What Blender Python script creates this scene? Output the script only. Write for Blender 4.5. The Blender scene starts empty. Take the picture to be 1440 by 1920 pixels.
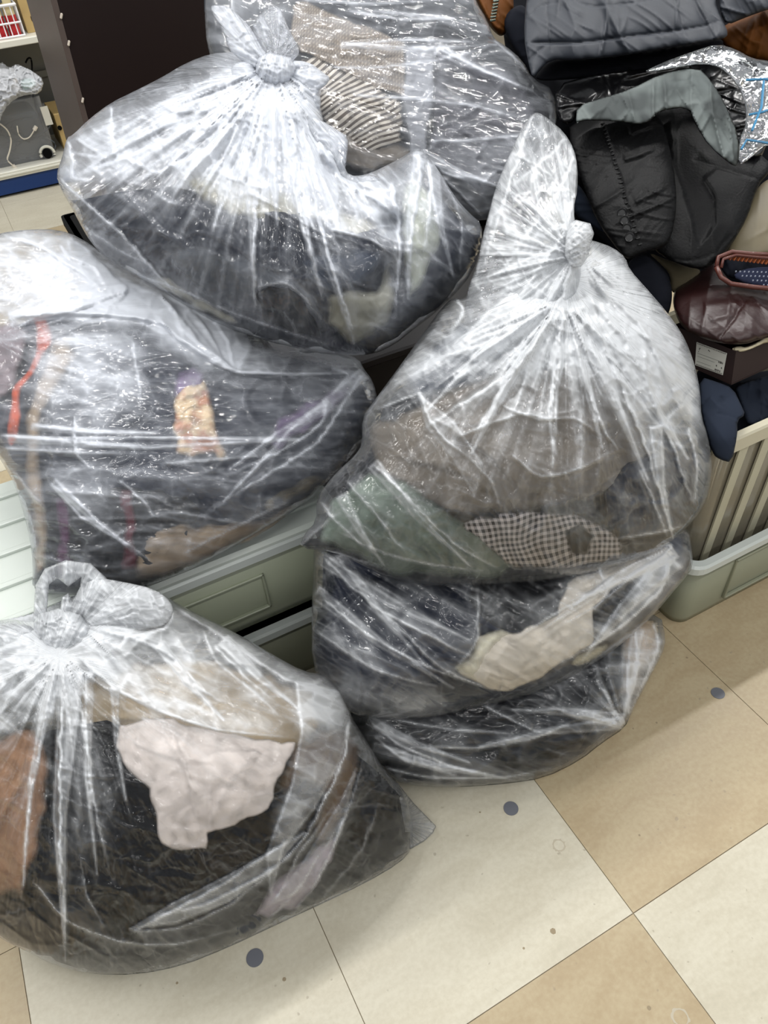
import bpy, math, random
import numpy as np
# ---------------------------------------------------------------- camera
W, H, F = 1440, 1920, 1442.4
CAM_Z = 1.34
RM = np.array([[0.88075804, -0.4690785, -0.06504337],      # camera right, down, forward in world axes
               [-0.36038036, -0.57479178, -0.73467027],
               [0.30723163, 0.6705071, -0.67529916]])
C0 = np.array([0.0, 0.0, CAM_Z])
sc = bpy.context.scene
col = sc.collection
from mathutils import Matrix, Vector
cam_d = bpy.data.cameras.new('camera'); cam = bpy.data.objects.new('camera', cam_d); col.objects.link(cam)
cam_d.sensor_fit = 'VERTICAL'; cam_d.sensor_height = 36.0; cam_d.lens = F / H * 36.0
cam_d.clip_start = 0.05; cam_d.clip_end = 50
m = Matrix.Identity(4)
for i in range(3):
    m[i][0] = RM[0][i]; m[i][1] = -RM[1][i]; m[i][2] = -RM[2][i]; m[i][3] = C0[i]
cam.matrix_world = m
sc.camera = cam
# ---------------------------------------------------------------- light: bright shop ceiling with rows of tube lamps
wd = bpy.data.worlds.new('shop_light'); sc.world = wd; wd.use_nodes = True
bg = wd.node_tree.nodes['Background']; bg.inputs[0].default_value = (0.93, 0.97, 1.0, 1); bg.inputs[1].default_value = 0.36
sc.view_settings.view_transform = 'Standard'; sc.view_settings.look = 'None'
sc.view_settings.exposure = 0.0; sc.view_settings.gamma = 1.0; sc.view_settings.use_curve_mapping = False
sc.cycles.transparent_max_bounces = 12; sc.cycles.max_bounces = 4; sc.cycles.diffuse_bounces = 3; sc.cycles.glossy_bounces = 2
sc.cycles.use_adaptive_sampling = True; sc.cycles.adaptive_threshold = 0.12
sc.cycles.sample_clamp_indirect = 4.0; sc.cycles.caustics_reflective = False; sc.cycles.caustics_refractive = False
def lamp(x, y, z, sx, sy, p, colr=(1.0, 0.99, 0.965)):
    l = bpy.data.lights.new('ceiling_lamp', 'AREA'); l.shape = 'RECTANGLE'; l.size = sx; l.size_y = sy; l.energy = p; l.color = colr
    o = bpy.data.objects.new('ceiling_lamp', l); o.location = (x, y, z); col.objects.link(o)
for (y, p) in ((-2.2, 24), (-0.5, 20), (1.65, 50), (3.9, 30)):          # rows of tube lamps that run left to right
    for x in (-1.6, 0.9, 3.4): lamp(x, y, 2.9, 2.3, 0.06, p)
# ---------------------------------------------------------------- helpers
def ray(px, py):
    px = np.asarray(px, float); py = np.asarray(py, float)
    d = np.stack([(px - 720) / F, (py - 960) / F, np.ones_like(px)], -1)
    return d @ RM
def on(px, py, axis, v):                      # the point of the ray through a pixel where world axis = v
    d = ray(px, py); a = 'xyz'.index(axis)
    return C0 + d * (v - C0[a]) / d[a]
def depth_of(px, py, axis, v):
    d = ray(px, py); a = 'xyz'.index(axis)
    return float((v - C0[a]) / d[a])
def plane3(*pts):                             # (px, py, depth) x 3 -> depth function of a true plane
    A = np.array([[p[0], p[1], 1.0] for p in pts]); b = np.array([1.0 / p[2] for p in pts])
    k = np.linalg.solve(A, b)
    return lambda x, y: 1.0 / (k[0] * x + k[1] * y + k[2])
def const(d): return lambda x, y: d + 0 * np.asarray(x, float)

def _h(ix, iy, s):
    n = (ix.astype(np.int64) * 374761393 + iy.astype(np.int64) * 668265263 + s * 982451653) & 0xffffffff
    n = ((n ^ (n >> 13)) * 1274126177) & 0xffffffff
    n = n ^ (n >> 16)
    return (n & 0xffffff) / float(0xffffff)
def vn(x, y, s=0):
    ix = np.floor(x); iy = np.floor(y); fx = x - ix; fy = y - iy
    fx = fx * fx * (3 - 2 * fx); fy = fy * fy * (3 - 2 * fy)
    a = _h(ix, iy, s); b = _h(ix + 1, iy, s); c = _h(ix, iy + 1, s); d = _h(ix + 1, iy + 1, s)
    return (a * (1 - fx) + b * fx) * (1 - fy) + (c * (1 - fx) + d * fx) * fy
def ridged(x, y, s=0): return 1 - np.abs(2 * vn(x, y, s) - 1)
def crease(x, y, s=0):                        # facets of crumpled film: 0 on a crease, 1 inside a facet
    ix = np.floor(x); iy = np.floor(y); f1 = np.full(x.shape, 9.0); f2 = f1.copy(); hv = np.zeros(x.shape)
    for dx in (-1, 0, 1):
        for dy in (-1, 0, 1):
            cx = ix + dx; cy = iy + dy
            px = cx + _h(cx, cy, s); py = cy + _h(cx, cy, s + 7)
            d = np.hypot(px - x, py - y); tl = _h(cx, cy, s + 11) - .5; tm = _h(cx, cy, s + 13) - .5
            hh = (x - px) * tl + (y - py) * tm
            n = d < f1
            f2 = np.where(n, f1, np.minimum(f2, d)); hv = np.where(n, hh, hv); f1 = np.where(n, d, f1)
    return np.clip((f2 - f1) * 2.2, 0, 1), hv

def chaikin(p, n=1):
    p = np.array(p, float)
    for _ in range(n):
        q = np.roll(p, -1, 0)
        p = np.stack([p * .75 + q * .25, p * .25 + q * .75], 1).reshape(-1, 2)
    return p
def shrink(p, d):
    p = np.array(p, float); a = np.roll(p, 1, 0); b = np.roll(p, -1, 0); t = b - a; t /= np.linalg.norm(t, axis=1)[:, None] + 1e-9
    n = np.stack([-t[:, 1], t[:, 0]], 1); A = (p[:, 0] * b[:, 1] - b[:, 0] * p[:, 1]).sum()
    return p + n * d * (1 if A > 0 else -1)
def under(p, grow=60):                        # keep the upper edge of the outline, let go of its sides and bottom
    p = np.array(p, float); i0 = int(np.argmin(p[:, 0])); i1 = int(np.argmax(p[:, 0])); n = len(p)
    A = [p[(i0 + k) % n] for k in range((i1 - i0) % n + 1)]; B = [p[(i1 + k) % n] for k in range((i0 - i1) % n + 1)][::-1]
    top = A if np.mean([a[1] for a in A]) < np.mean([b[1] for b in B]) else B
    x0, x1, y1 = p[:, 0].min() - grow, p[:, 0].max() + grow, p[:, 1].max() + 80
    return [(x0, top[0][1])] + [tuple(q) for q in top] + [(x1, top[-1][1]), (x1, y1), (x0, y1)]
def inside(polys, x, y):
    r = np.zeros(x.shape, bool)
    for p in polys:
        q = np.roll(p, -1, 0)
        for a, b in zip(p, q):
            if a[1] == b[1]: continue
            c = (a[1] > y) != (b[1] > y)
            xi = (b[0] - a[0]) * (y - a[1]) / (b[1] - a[1]) + a[0]
            r ^= c & (x < xi)
    return r
def seg_near(x, y, a, b):
    d = b - a; L = max(d @ d, 1e-9)
    t = np.clip(((x - a[0]) * d[0] + (y - a[1]) * d[1]) / L, 0, 1)
    qx = a[0] + t * d[0]; qy = a[1] + t * d[1]
    return np.hypot(x - qx, y - qy), qx, qy, t
def line_dist(pts, x, y):
    pts = np.array(pts, float); best = np.full(x.shape, 1e9); T = np.zeros(x.shape); n = len(pts) - 1
    for i in range(n):
        d, _, _, t = seg_near(x, y, pts[i], pts[i + 1])
        m_ = d < best; best = np.where(m_, d, best); T = np.where(m_, (i + t) / n, T)
    return best, T
def upsample(a, shape):
    ny, nx = shape; yy = np.linspace(0, a.shape[0] - 1, ny); xx = np.linspace(0, a.shape[1] - 1, nx)
    return bil(a, xx[None, :] + 0 * yy[:, None], yy[:, None] + 0 * xx[None, :])
def bil(a, x, y):
    x = np.clip(x, 0, a.shape[1] - 1.001); y = np.clip(y, 0, a.shape[0] - 1.001)
    ix = x.astype(int); iy = y.astype(int); fx = x - ix; fy = y - iy
    return (a[iy, ix] * (1 - fx) + a[iy, ix + 1] * fx) * (1 - fy) + (a[iy + 1, ix] * (1 - fx) + a[iy + 1, ix + 1] * fx) * fy
def poisson(mask, it=70):
    h = min(mask.shape)
    if h > 24:
        cm = mask[::2, ::2]
        u = upsample(poisson(cm, it) * 4.0, mask.shape) * mask
    else:
        u = np.zeros(mask.shape)
    for _ in range(it if h > 24 else 300):
        p = np.pad(u, 1)
        u = mask * (.25 * (p[:-2, 1:-1] + p[2:, 1:-1] + p[1:-1, :-2] + p[1:-1, 2:]) + .25)
    return u

def wloc(o):
    v = Vector((0, 0, 0))
    while o is not None: v = v + o.location; o = o.parent
    return v
def put(name, me, mat, parent=None, loc=None, smooth=True):
    o = bpy.data.objects.new(name, me); col.objects.link(o)
    if mat is not None: me.materials.append(mat)
    if smooth: me.polygons.foreach_set('use_smooth', np.ones(len(me.polygons), bool))
    if parent is not None:
        o.parent = parent
    elif loc is not None: o.location = loc
    return o
def mesh_np(name, V, Q, attrs=None):
    me = bpy.data.meshes.new(name); Q = np.asarray(Q, np.int32)
    me.vertices.add(len(V)); me.vertices.foreach_set('co', np.asarray(V, np.float32).ravel())
    k = Q.shape[1]
    me.loops.add(Q.size); me.loops.foreach_set('vertex_index', Q.ravel())
    me.polygons.add(len(Q)); me.polygons.foreach_set('loop_start', np.arange(0, Q.size, k, dtype=np.int32))
    me.update(calc_edges=True)
    for an, (tp, val) in (attrs or {}).items():
        at = me.attributes.new(an, tp, 'POINT')
        at.data.foreach_set('value' if tp == 'FLOAT' else 'vector', np.asarray(val, np.float32).ravel())
    me.validate(); me.update()
    return me
def thing(name, label, cat, loc, group=None):
    o = bpy.data.objects.new(name, None); col.objects.link(o); o.location = loc; o.empty_display_size = .05
    o['label'] = label; o['category'] = cat
    if group: o['group'] = group
    return o
def tag(o, label, cat, group=None):
    o['label'] = label; o['category'] = cat
    if group: o['group'] = group
    return o
COLL = []      # boxes (x0,x1,y0,y1,z top) that soft things rest on
def rest(P, back, floor):
    P = P.copy(); z = P[:, 2]
    low = z < floor
    t = (floor - CAM_Z) / (P[:, 2] - CAM_Z)
    fr = low & ~back
    P[fr] = C0 + (P[fr] - C0) * t[fr, None]
    P[low & back, 2] = floor
    for (x0, x1, y0, y1, zt) in COLL:
        i = (P[:, 0] > x0) & (P[:, 0] < x1) & (P[:, 1] > y0) & (P[:, 1] < y1) & (P[:, 2] < zt) & (P[:, 2] > zt - .45)
        deep = i & back & (P[:, 2] < zt - .04) & (P[:, 1] < y0 + .22)
        P[deep, 1] = y0 - .005 - floor; i = i & ~deep
        P[i, 2] = zt + (floor if floor < .02 else .004)
    return P

class Soft:
    """A soft closed body: an outline on a plane at its own depth, swollen to both sides, with folds and crumples."""
    def __init__(s, outline, D, tf, tb, step=3.0, holes=(), rnd=1, lumps=(), pw=.5, follow=None, gap=.01, off=0.0, clip=None):
        s.step = step; s.poly = [chaikin(outline, rnd)] + [chaikin(h_, rnd) for h_ in holes]
        allp = s.poly[0]; x0, y0 = allp.min(0) - 2 * step; x1, y1 = allp.max(0) + 2 * step
        s.x0, s.y0 = x0, y0; nx = int((x1 - x0) / step) + 2; ny = int((y1 - y0) / step) + 2
        s.X, s.Y = np.meshgrid(x0 + np.arange(nx) * step, y0 + np.arange(ny) * step)
        cx = s.X[:-1, :-1] + step / 2; cy = s.Y[:-1, :-1] + step / 2
        s.cell = inside(s.poly, cx, cy)
        if clip is not None: s.cell &= inside([chaikin(clip, rnd)], cx, cy); s.poly.append(chaikin(clip, rnd))
        n = np.zeros(s.X.shape, int)
        for dy in (0, 1):
            for dx in (0, 1): n[dy:ny - 1 + dy, dx:nx - 1 + dx] += s.cell
        s.used = n > 0; s.inter = n == 4
        bd = s.used & ~s.inter
        s.px = s.X.copy(); s.py = s.Y.copy()
        bx = s.X[bd]; by = s.Y[bd]; best = np.full(bx.shape, 1e9); qx = bx.copy(); qy = by.copy()
        for p in s.poly:
            for a, b in zip(p, np.roll(p, -1, 0)):
                d, x_, y_, _ = seg_near(bx, by, a, b); m_ = d < best
                best = np.where(m_, d, best); qx = np.where(m_, x_, qx); qy = np.where(m_, y_, qy)
        ok = best < 1.6 * step
        s.px[bd] = np.where(ok, qx, bx); s.py[bd] = np.where(ok, qy, by)
        u = poisson(s.inter); u = u / max(u.max(), 1e-9); s.u = np.clip(u, 0, 1)
        s.edge = np.clip(s.u / .02, 0, 1)              # 0 on the rim, 1 a little inside
        s.Hn = s.u ** pw
        dd = np.full(s.px.shape, 1e9)
        if follow is not None:
            for p in s.poly:
                for a, b in zip(p, np.roll(p, -1, 0)): dd = np.minimum(dd, seg_near(s.px, s.py, a, b)[0])
        s.rimd = np.minimum(dd, 60.0)
        if follow is None:
            s.D0 = D(s.px, s.py); base = s.D0 - tf * s.Hn
        else:
            s.D0 = follow.sample(s.px, s.py, 'base') + gap + off + tf
            base = s.D0 - tf * s.Hn
            s.lim = follow.sample(s.px, s.py, 'backd') - .008; s.fol = follow
        for (lx, ly, lr, la) in lumps: base = base - la * np.exp(-((s.px - lx) ** 2 + (s.py - ly) ** 2) / lr ** 2) * s.edge
        s.base = base; s.disp = np.zeros(s.X.shape); s.haze = np.zeros(s.X.shape)
        s.tb = tb; s.backd = s.D0 + tb * s.Hn
        s.flow = np.stack([s.px / F, s.py / F, 0 * s.px], -1) * 1.3
    def sample(s, x, y, f):
        return bil(getattr(s, f), (np.asarray(x) - s.x0) / s.step, (np.asarray(y) - s.y0) / s.step)
    def crumple(s, size, amp, haze=0.0, seed=1, ang=0.0, stretch=1.0, facet=.6):
        a = math.radians(ang); x = (s.px * math.cos(a) + s.py * math.sin(a)) / size / stretch; y = (-s.px * math.sin(a) + s.py * math.cos(a)) / size
        w = .6; x2 = x + w * (vn(x * 1.3, y * 1.3, seed + 3) - .5) * 2; y2 = y + w * (vn(x * 1.1 + 9, y * 1.1, seed + 5) - .5) * 2
        c, hv = crease(x2, y2, seed)
        s.disp += amp * ((1 - c) ** 2 * (1 - facet) + hv * c * 2.5 * facet) * s.edge
        s.haze += haze * (1 - c) ** 3
        return s
    def wrinkle(s, size, amp, seed=1, ang=0.0, stretch=3.0, haze=0.0, sharp=2.0):
        a = math.radians(ang); x = (s.px * math.cos(a) + s.py * math.sin(a)) / size / stretch; y = (-s.px * math.sin(a) + s.py * math.cos(a)) / size
        y2 = y + 1.4 * (vn(x * 1.2, y * .4, seed + 3) - .5)
        r = ridged(x, y2, seed) ** sharp * vn(x * .7 + 5, y * .7, seed + 8)
        s.disp += amp * r * s.edge; s.haze += haze * r
        return s
    def drape(s, size, amp, seed=1, ang=0.0):
        for k, (dz, da, am) in enumerate(((1.0, 0, 1.0), (.62, 38, .6), (.4, -24, .35))):
            a = math.radians(ang + da); x = (s.px * math.cos(a) + s.py * math.sin(a)) / size / dz / 5; y = (-s.px * math.sin(a) + s.py * math.cos(a)) / size / dz
            y2 = y + .8 * (vn(x * 1.0 + 3, y * .3, seed + k) - .5); gate = np.clip(vn(x * 1.4 + 7, y * .6, seed + 8 + k) * 2.2 - .7, 0, 1)
            s.disp += amp * am * (ridged(x * .5, y2, seed + k * 3) ** 5) * gate * s.edge
        s.disp += amp * .8 * (vn(s.px / size / 1.6, s.py / size / 1.6, seed + 20) - .5) * s.edge
        return s
    def pleats(s, cx, cy, amp, haze, n=22, r0=20, r1=420, a0=-180, a1=180, seed=3, sharp=3.0):
        dx = s.px - cx; dy = s.py - cy; r = np.hypot(dx, dy) + 1e-6; th = np.arctan2(dy, dx)
        u_ = th * n / (2 * math.pi) + .5 * (vn(r / 90, th * 3, seed) - .5)
        n1 = ridged(u_ * 2.0 + 50, r / 260 + 3, seed) ** sharp; n2 = ridged(u_ * 4.3 + 90, r / 140, seed + 1) ** (sharp + 1)
        fall = np.clip((r - r0 * .3) / r0, 0, 1) * np.clip(1 - (r / r1), 0, 1) ** .8
        d = np.degrees(th); sel = np.ones(r.shape)
        if a1 - a0 < 359:
            dd = (d - a0) % 360; span = (a1 - a0) % 360
            sel = np.clip(dd / 14, 0, 1) * np.clip((span - dd) / 14, 0, 1)
        n3 = ridged(u_ * 9.1 + 13, r / 100, seed + 2) ** (sharp + 2)
        s.disp += amp * (n1 + .45 * n2 + .10 * n3) * fall * sel * s.edge
        s.haze += haze * (n1 * .85 + n2 * .6 + n3 * .2) * np.clip(1 - r / r1, 0, 1) ** .7 * sel
        return s
    def glow(s, cx, cy, rad, v): s.haze += v * np.exp(-((s.px - cx) ** 2 + (s.py - cy) ** 2) / rad ** 2); return s
    def area(s, poly, v, soft=25):                       # film standing off from what is inside / lying against it
        p = [chaikin(poly, 2)]; ins = inside(p, s.px, s.py); d = np.full(s.px.shape, 1e9)
        for a, b in zip(p[0], np.roll(p[0], -1, 0)): d = np.minimum(d, seg_near(s.px, s.py, a, b)[0])
        sd = np.where(ins, d, -d); s.haze += v * np.clip(.5 + sd / soft, 0, 1) * (.5 + 1.0 * vn((s.px + s.py * .3) / 46, (s.py - s.px * .3) / 27, 77) * .6 + .7 * ridged((s.px + s.py * .4) / 60, (s.py - s.px * .4) / 17, 78) ** 2 * .6); return s
    def fold(s, pts, w=6, amp=.006, haze=.35, side=0.0):
        pts = np.array(pts, float)
        for _ in range(2):
            mid = (pts[:-1] + pts[1:]) / 2; q = [pts[0]]
            for i in range(len(mid)):
                q.append(mid[i])
                if i < len(mid) - 1: q.append(pts[i + 1] * .75 + (mid[i] + mid[i + 1]) * .125)
            q.append(pts[-1]); pts = np.array(q)
        best = np.full(s.px.shape, 1e9); t = np.zeros(s.px.shape); sg = np.ones(s.px.shape); n = len(pts) - 1
        jx = s.px + 5 * (vn(s.px / 22, s.py / 22, 4) - .5) + 3 * (vn(s.px / 8, s.py / 8, 5) - .5)
        for i in range(n):
            a, b = pts[i], pts[i + 1]; dd, qx, qy, tt = seg_near(jx, s.py, a, b); m_ = dd < best
            cr_ = (b[0] - a[0]) * (s.py - a[1]) - (b[1] - a[1]) * (jx - a[0])
            best = np.where(m_, dd, best); t = np.where(m_, (i + tt) / n, t); sg = np.where(m_, np.sign(cr_), sg)
        d = best; sd = 1 if (int(pts[0][0] * 7 + pts[0][1] * 3) % 2) else -1
        if side: sd = side
        tap = np.clip(t / .05, 0, 1) * np.clip((1 - t) / .35, 0, 1) ** .6; ww = w * (.5 + .8 * tap)
        flap = (sg * sd > 0)                      # the film lies double on one side of the crease
        g = np.where(flap, np.exp(-d / (ww * 1.9)), np.exp(-(d / (ww * .45)) ** 2)) * tap
        s.disp += amp * g * s.edge
        s.haze += haze * tap * (np.exp(-(d / 2.6) ** 2) * .95 + np.where(flap, .42 * np.exp(-d / (ww * 3)), 0))
        return s
    def flap(s, poly, v, line=.35, amp=.004):          # a flat double layer of film with crisp edges
        p = np.array(poly, float); ins = inside([p], s.px, s.py); d = np.full(s.px.shape, 1e9)
        for a, b in zip(p, np.roll(p, -1, 0)): d = np.minimum(d, seg_near(s.px, s.py, a, b)[0])
        sd = np.where(ins, d, -d); m_ = np.clip(.5 + sd / 4, 0, 1)
        s.haze += v * m_ + line * .72 * np.exp(-(d / 2.6) ** 2); s.disp += amp * m_ * s.edge; return s
    def wedge(s, a, b, w0, v=.2, line=.34, amp=.005, w1=0.0):
        a = np.array(a, float); b = np.array(b, float); t = (b - a) / np.linalg.norm(b - a); n = np.array([-t[1], t[0]]); m_ = a * .5 + b * .5
        bow = n * np.linalg.norm(b - a) * .03
        return s.flap([a + n * w0 / 2, m_ + n * (w0 + w1) / 4 + bow, b + n * w1 / 2, b - n * w1 / 2, m_ - n * (w0 + w1) / 4 + bow, a - n * w0 / 2], v, line, amp)
    def radial(s, cx, cy, k=1.0):                        # flow coordinates that run away from a knot
        dx = s.px - cx; dy = s.py - cy; r = np.hypot(dx, dy)
        s.flow = np.stack([np.arctan2(dy, dx) * .42 * k, r / F * .35, 0 * r + .5], -1); return s
    def linear(s, ang, stretch=5.0, sc_=1.3):
        a = math.radians(ang); w_ = 14 * (vn(s.px / 70, s.py / 70, 9) - .5)
        s.flow = np.stack([(-s.px * math.sin(a) + s.py * math.cos(a) + w_) / F * sc_, (s.px * math.cos(a) + s.py * math.sin(a)) / F * sc_ / stretch, 0 * s.px], -1); return s
    def mesh(s, name, mat, parent, floor=.004, thick=None, base_haze=0.0, wall=None, origin=None):
        used, inter = s.used, s.inter
        if s.haze.max() > .1:                        # crumpled film: facets that catch more or less milk
            wx = s.px + 16 * (vn(s.px / 40, s.py / 40, 31) - .5); wy = s.py + 16 * (vn(s.px / 40 + 7, s.py / 40, 32) - .5)
            c1, h1 = crease((wx + wy * .5) / 52, (wy - wx * .3) / 34, 91); c2, h2 = crease((wx - wy * .4) / 22, (wy + wx * .4) / 15, 92)
            s.haze = s.haze * np.clip(1 + 1.2 * h1 * c1 + .4 * h2 * c2 + .25 * (1 - c1) ** 4, .35, 1.6)
            s.disp = s.disp + (.0045 * h1 * c1 + .0018 * h2 * c2) * s.edge
        fd = s.base - s.disp
        if hasattr(s, 'lim'):
            fd = np.maximum(fd, s.fol.sample(s.px, s.py, 'base') - s.fol.sample(s.px, s.py, 'disp') + .005); fd = np.maximum(np.minimum(fd, s.lim), s.fol.sample(s.px, s.py, 'base') - s.fol.sample(s.px, s.py, 'disp') + .0025)
        bdp = s.backd if thick is None else fd + thick
        if hasattr(s, 'lim') and thick is None: bdp = np.minimum(bdp, s.lim + .004)
        bdp = np.maximum(bdp, fd + .002)
        idx = -np.ones(used.shape, int); nf = used.sum(); idx[used] = np.arange(nf)
        ib = idx.copy(); ib[inter] = nf + np.arange(inter.sum())
        r = ray(s.px, s.py)
        Pf = C0 + r[used] * fd[used][:, None]; Pb = C0 + r[inter] * bdp[inter][:, None]
        P = np.concatenate([Pf, Pb]); bk = np.zeros(len(P), bool); bk[nf:] = True
        P = rest(P, bk, floor)
        if wall is not None: P = wall(P)
        def quads(I):
            return np.stack([I[:-1, :-1][s.cell], I[1:, :-1][s.cell], I[1:, 1:][s.cell], I[:-1, 1:][s.cell]], 1)
        Q = np.concatenate([quads(idx), quads(ib)[:, ::-1]])
        hz = np.maximum(np.concatenate([s.haze[used], s.haze[inter] * .8]) + base_haze, 0)
        fl = np.concatenate([s.flow[used], s.flow[inter]])
        wc = np.concatenate([np.stack([s.px, s.py, 0 * s.px], -1)[used], np.stack([s.px, s.py, 0 * s.px], -1)[inter]]) / F * 1.3
        o_ = np.array(wloc(parent)) if parent is not None else (np.array(origin) if origin is not None else np.array([P[:, 0].mean(), P[:, 1].mean(), P[:, 2].min()]))
        rim = np.concatenate([s.rimd[used], s.rimd[inter]])
        me = mesh_np(name, P - o_, Q, {'rim': ('FLOAT', rim), 'haze': ('FLOAT', hz), 'flow': ('FLOAT_VECTOR', fl), 'sheet': ('FLOAT_VECTOR', wc)})
        return put(name, me, mat, parent, None if parent is not None else tuple(o_))

# ---------------------------------------------------------------- materials
def nt(name):
    mt = bpy.data.materials.new(name); mt.use_nodes = True; t = mt.node_tree; t.nodes.clear()
    o = t.nodes.new('ShaderNodeOutputMaterial'); return mt, t, o
def N(t, ty, **k):
    n = t.nodes.new(ty)
    for a, b in k.items():
        if a.startswith('i_'):
            key = a[2:].replace('_', ' '); n.inputs[int(key) if key.isdigit() else key].default_value = b
        else: setattr(n, a, b)
    return n
def math_n(t, op, a, b=None, clamp=False):
    n = t.nodes.new('ShaderNodeMath'); n.operation = op; n.use_clamp = clamp
    for i, v in enumerate((a, b)):
        if v is None: continue
        if isinstance(v, (int, float)): n.inputs[i].default_value = v
        else: t.links.new(v, n.inputs[i])
    return n.outputs[0]
def ramp(t, src, pts):
    n = t.nodes.new('ShaderNodeValToRGB'); e = n.color_ramp.elements
    while len(e) < len(pts): e.new(.5)
    for i, (p, c) in enumerate(pts):
        e[i].position = p; e[i].color = (c, c, c, 1) if isinstance(c, (int, float)) else (*c, 1)
    t.links.new(src, n.inputs[0]); return n.outputs[0]
def srgb(r, g, b):
    f = lambda v: (v / 255 / 12.92) if v <= 10 else ((v / 255 + .055) / 1.055) ** 2.4
    return (f(r), f(g), f(b))

def film(name, tint=(.93, .95, 1.0), base=.10, gain=1.0, seed=0.0, fine=1.0, spec=1.0, rough=.14, bump=1.0):
    mt, t, o = nt(name); L = t.links.new
    at = N(t, 'ShaderNodeAttribute', attribute_name='haze'); fl = N(t, 'ShaderNodeAttribute', attribute_name='flow'); ge = N(t, 'ShaderNodeAttribute', attribute_name='sheet')
    mp = N(t, 'ShaderNodeVectorMath', operation='ADD'); L(fl.outputs['Vector'], mp.inputs[0]); mp.inputs[1].default_value = (seed, seed, seed)
    n1 = N(t, 'ShaderNodeTexNoise', i_Scale=24.0, i_Detail=3.0, i_Roughness=.55, i_Distortion=.4); L(mp.outputs[0], n1.inputs['Vector'])
    n2 = N(t, 'ShaderNodeTexNoise', i_Scale=80.0, i_Detail=2.0, i_Roughness=.6); L(mp.outputs[0], n2.inputs['Vector'])
    v1 = N(t, 'ShaderNodeTexVoronoi', feature='DISTANCE_TO_EDGE', i_Scale=14.0)
    dn = N(t, 'ShaderNodeTexNoise', i_Scale=9.0, i_Detail=3.0); L(ge.outputs['Vector'], dn.inputs['Vector'])
    dm = N(t, 'ShaderNodeVectorMath', operation='MULTIPLY_ADD'); L(dn.outputs['Color'], dm.inputs[0]); dm.inputs[1].default_value = (.16, .16, .16); L(ge.outputs['Vector'], dm.inputs[2])
    L(dm.outputs[0], v1.inputs['Vector'])
    patch = N(t, 'ShaderNodeTexNoise', i_Scale=7.0, i_Detail=2.0); L(ge.outputs['Vector'], patch.inputs['Vector'])
    pm = ramp(t, patch.outputs['Fac'], [(.42, .0), (.66, 1.0)])
    # hairline creases: thin bright lines where the film is folded double
    h1 = ramp(t, n1.outputs['Fac'], [(.0, 0), (.47, 0), (.50, 1.0), (.53, 0), (1, 0)])
    h2 = ramp(t, n2.outputs['Fac'], [(.0, 0), (.46, 0), (.50, 1.0), (.54, 0), (1, 0)])
    e1 = ramp(t, v1.outputs['Distance'], [(.0, 1.0), (.018, .35), (.06, 0)])
    lines = math_n(t, 'ADD', math_n(t, 'MULTIPLY', h1, .025 * fine), math_n(t, 'MULTIPLY', math_n(t, 'MULTIPLY', h2, pm), .05 * fine))
    lines = math_n(t, 'ADD', lines, math_n(t, 'MULTIPLY', math_n(t, 'MULTIPLY', e1, pm), .09 * fine))
    lw = N(t, 'ShaderNodeLayerWeight', i_Blend=.5)
    gz = math_n(t, 'MULTIPLY', math_n(t, 'POWER', lw.outputs['Facing'], 4.0), .20)
    hz = math_n(t, 'MULTIPLY', math_n(t, 'POWER', math_n(t, 'MAXIMUM', math_n(t, 'SUBTRACT', at.outputs['Fac'], .045), 0.0), 1.5), 1.45 * gain)
    st = math_n(t, 'MULTIPLY', math_n(t, 'SUBTRACT', n1.outputs['Fac'], .5), math_n(t, 'ADD', math_n(t, 'MULTIPLY', hz, .45), .06 * fine))
    fac = math_n(t, 'ADD', math_n(t, 'ADD', math_n(t, 'ADD', hz, base), gz), math_n(t, 'ADD', lines, st))
    fac = math_n(t, 'MINIMUM', math_n(t, 'MAXIMUM', fac, .010), .82)
    hb = math_n(t, 'ADD', math_n(t, 'MULTIPLY', n1.outputs['Fac'], .9), math_n(t, 'MULTIPLY', n2.outputs['Fac'], .22))
    hb = math_n(t, 'ADD', hb, math_n(t, 'MULTIPLY', v1.outputs['Distance'], .9))
    bp = N(t, 'ShaderNodeBump', i_Strength=.75 * bump, i_Distance=.012); L(hb, bp.inputs['Height'])
    tr = N(t, 'ShaderNodeBsdfTransparent'); tr.inputs[0].default_value = (.985, .99, 1, 1)
    df = N(t, 'ShaderNodeBsdfDiffuse'); df.inputs[0].default_value = (*tint, 1); pass
    tl = N(t, 'ShaderNodeBsdfTranslucent'); tl.inputs[0].default_value = (*tint, 1); pass
    mx = N(t, 'ShaderNodeMixShader', i_0=.22); L(df.outputs[0], mx.inputs[1]); L(tl.outputs[0], mx.inputs[2])
    m2 = N(t, 'ShaderNodeMixShader'); L(fac, m2.inputs[0]); L(tr.outputs[0], m2.inputs[1]); L(mx.outputs[0], m2.inputs[2])
    gl = N(t, 'ShaderNodeBsdfGlossy', i_Roughness=rough); gl.inputs[0].default_value = (1, 1, 1, 1); L(bp.outputs[0], gl.inputs['Normal'])
    fr = N(t, 'ShaderNodeFresnel', i_IOR=1.5); L(bp.outputs[0], fr.inputs['Normal'])
    ff = math_n(t, 'MULTIPLY', fr.outputs[0], spec, clamp=True)
    m3 = N(t, 'ShaderNodeMixShader'); L(ff, m3.inputs[0]); L(m2.outputs[0], m3.inputs[1]); L(gl.outputs[0], m3.inputs[2])
    L(m3.outputs[0], o.inputs[0]); return mt

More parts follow.
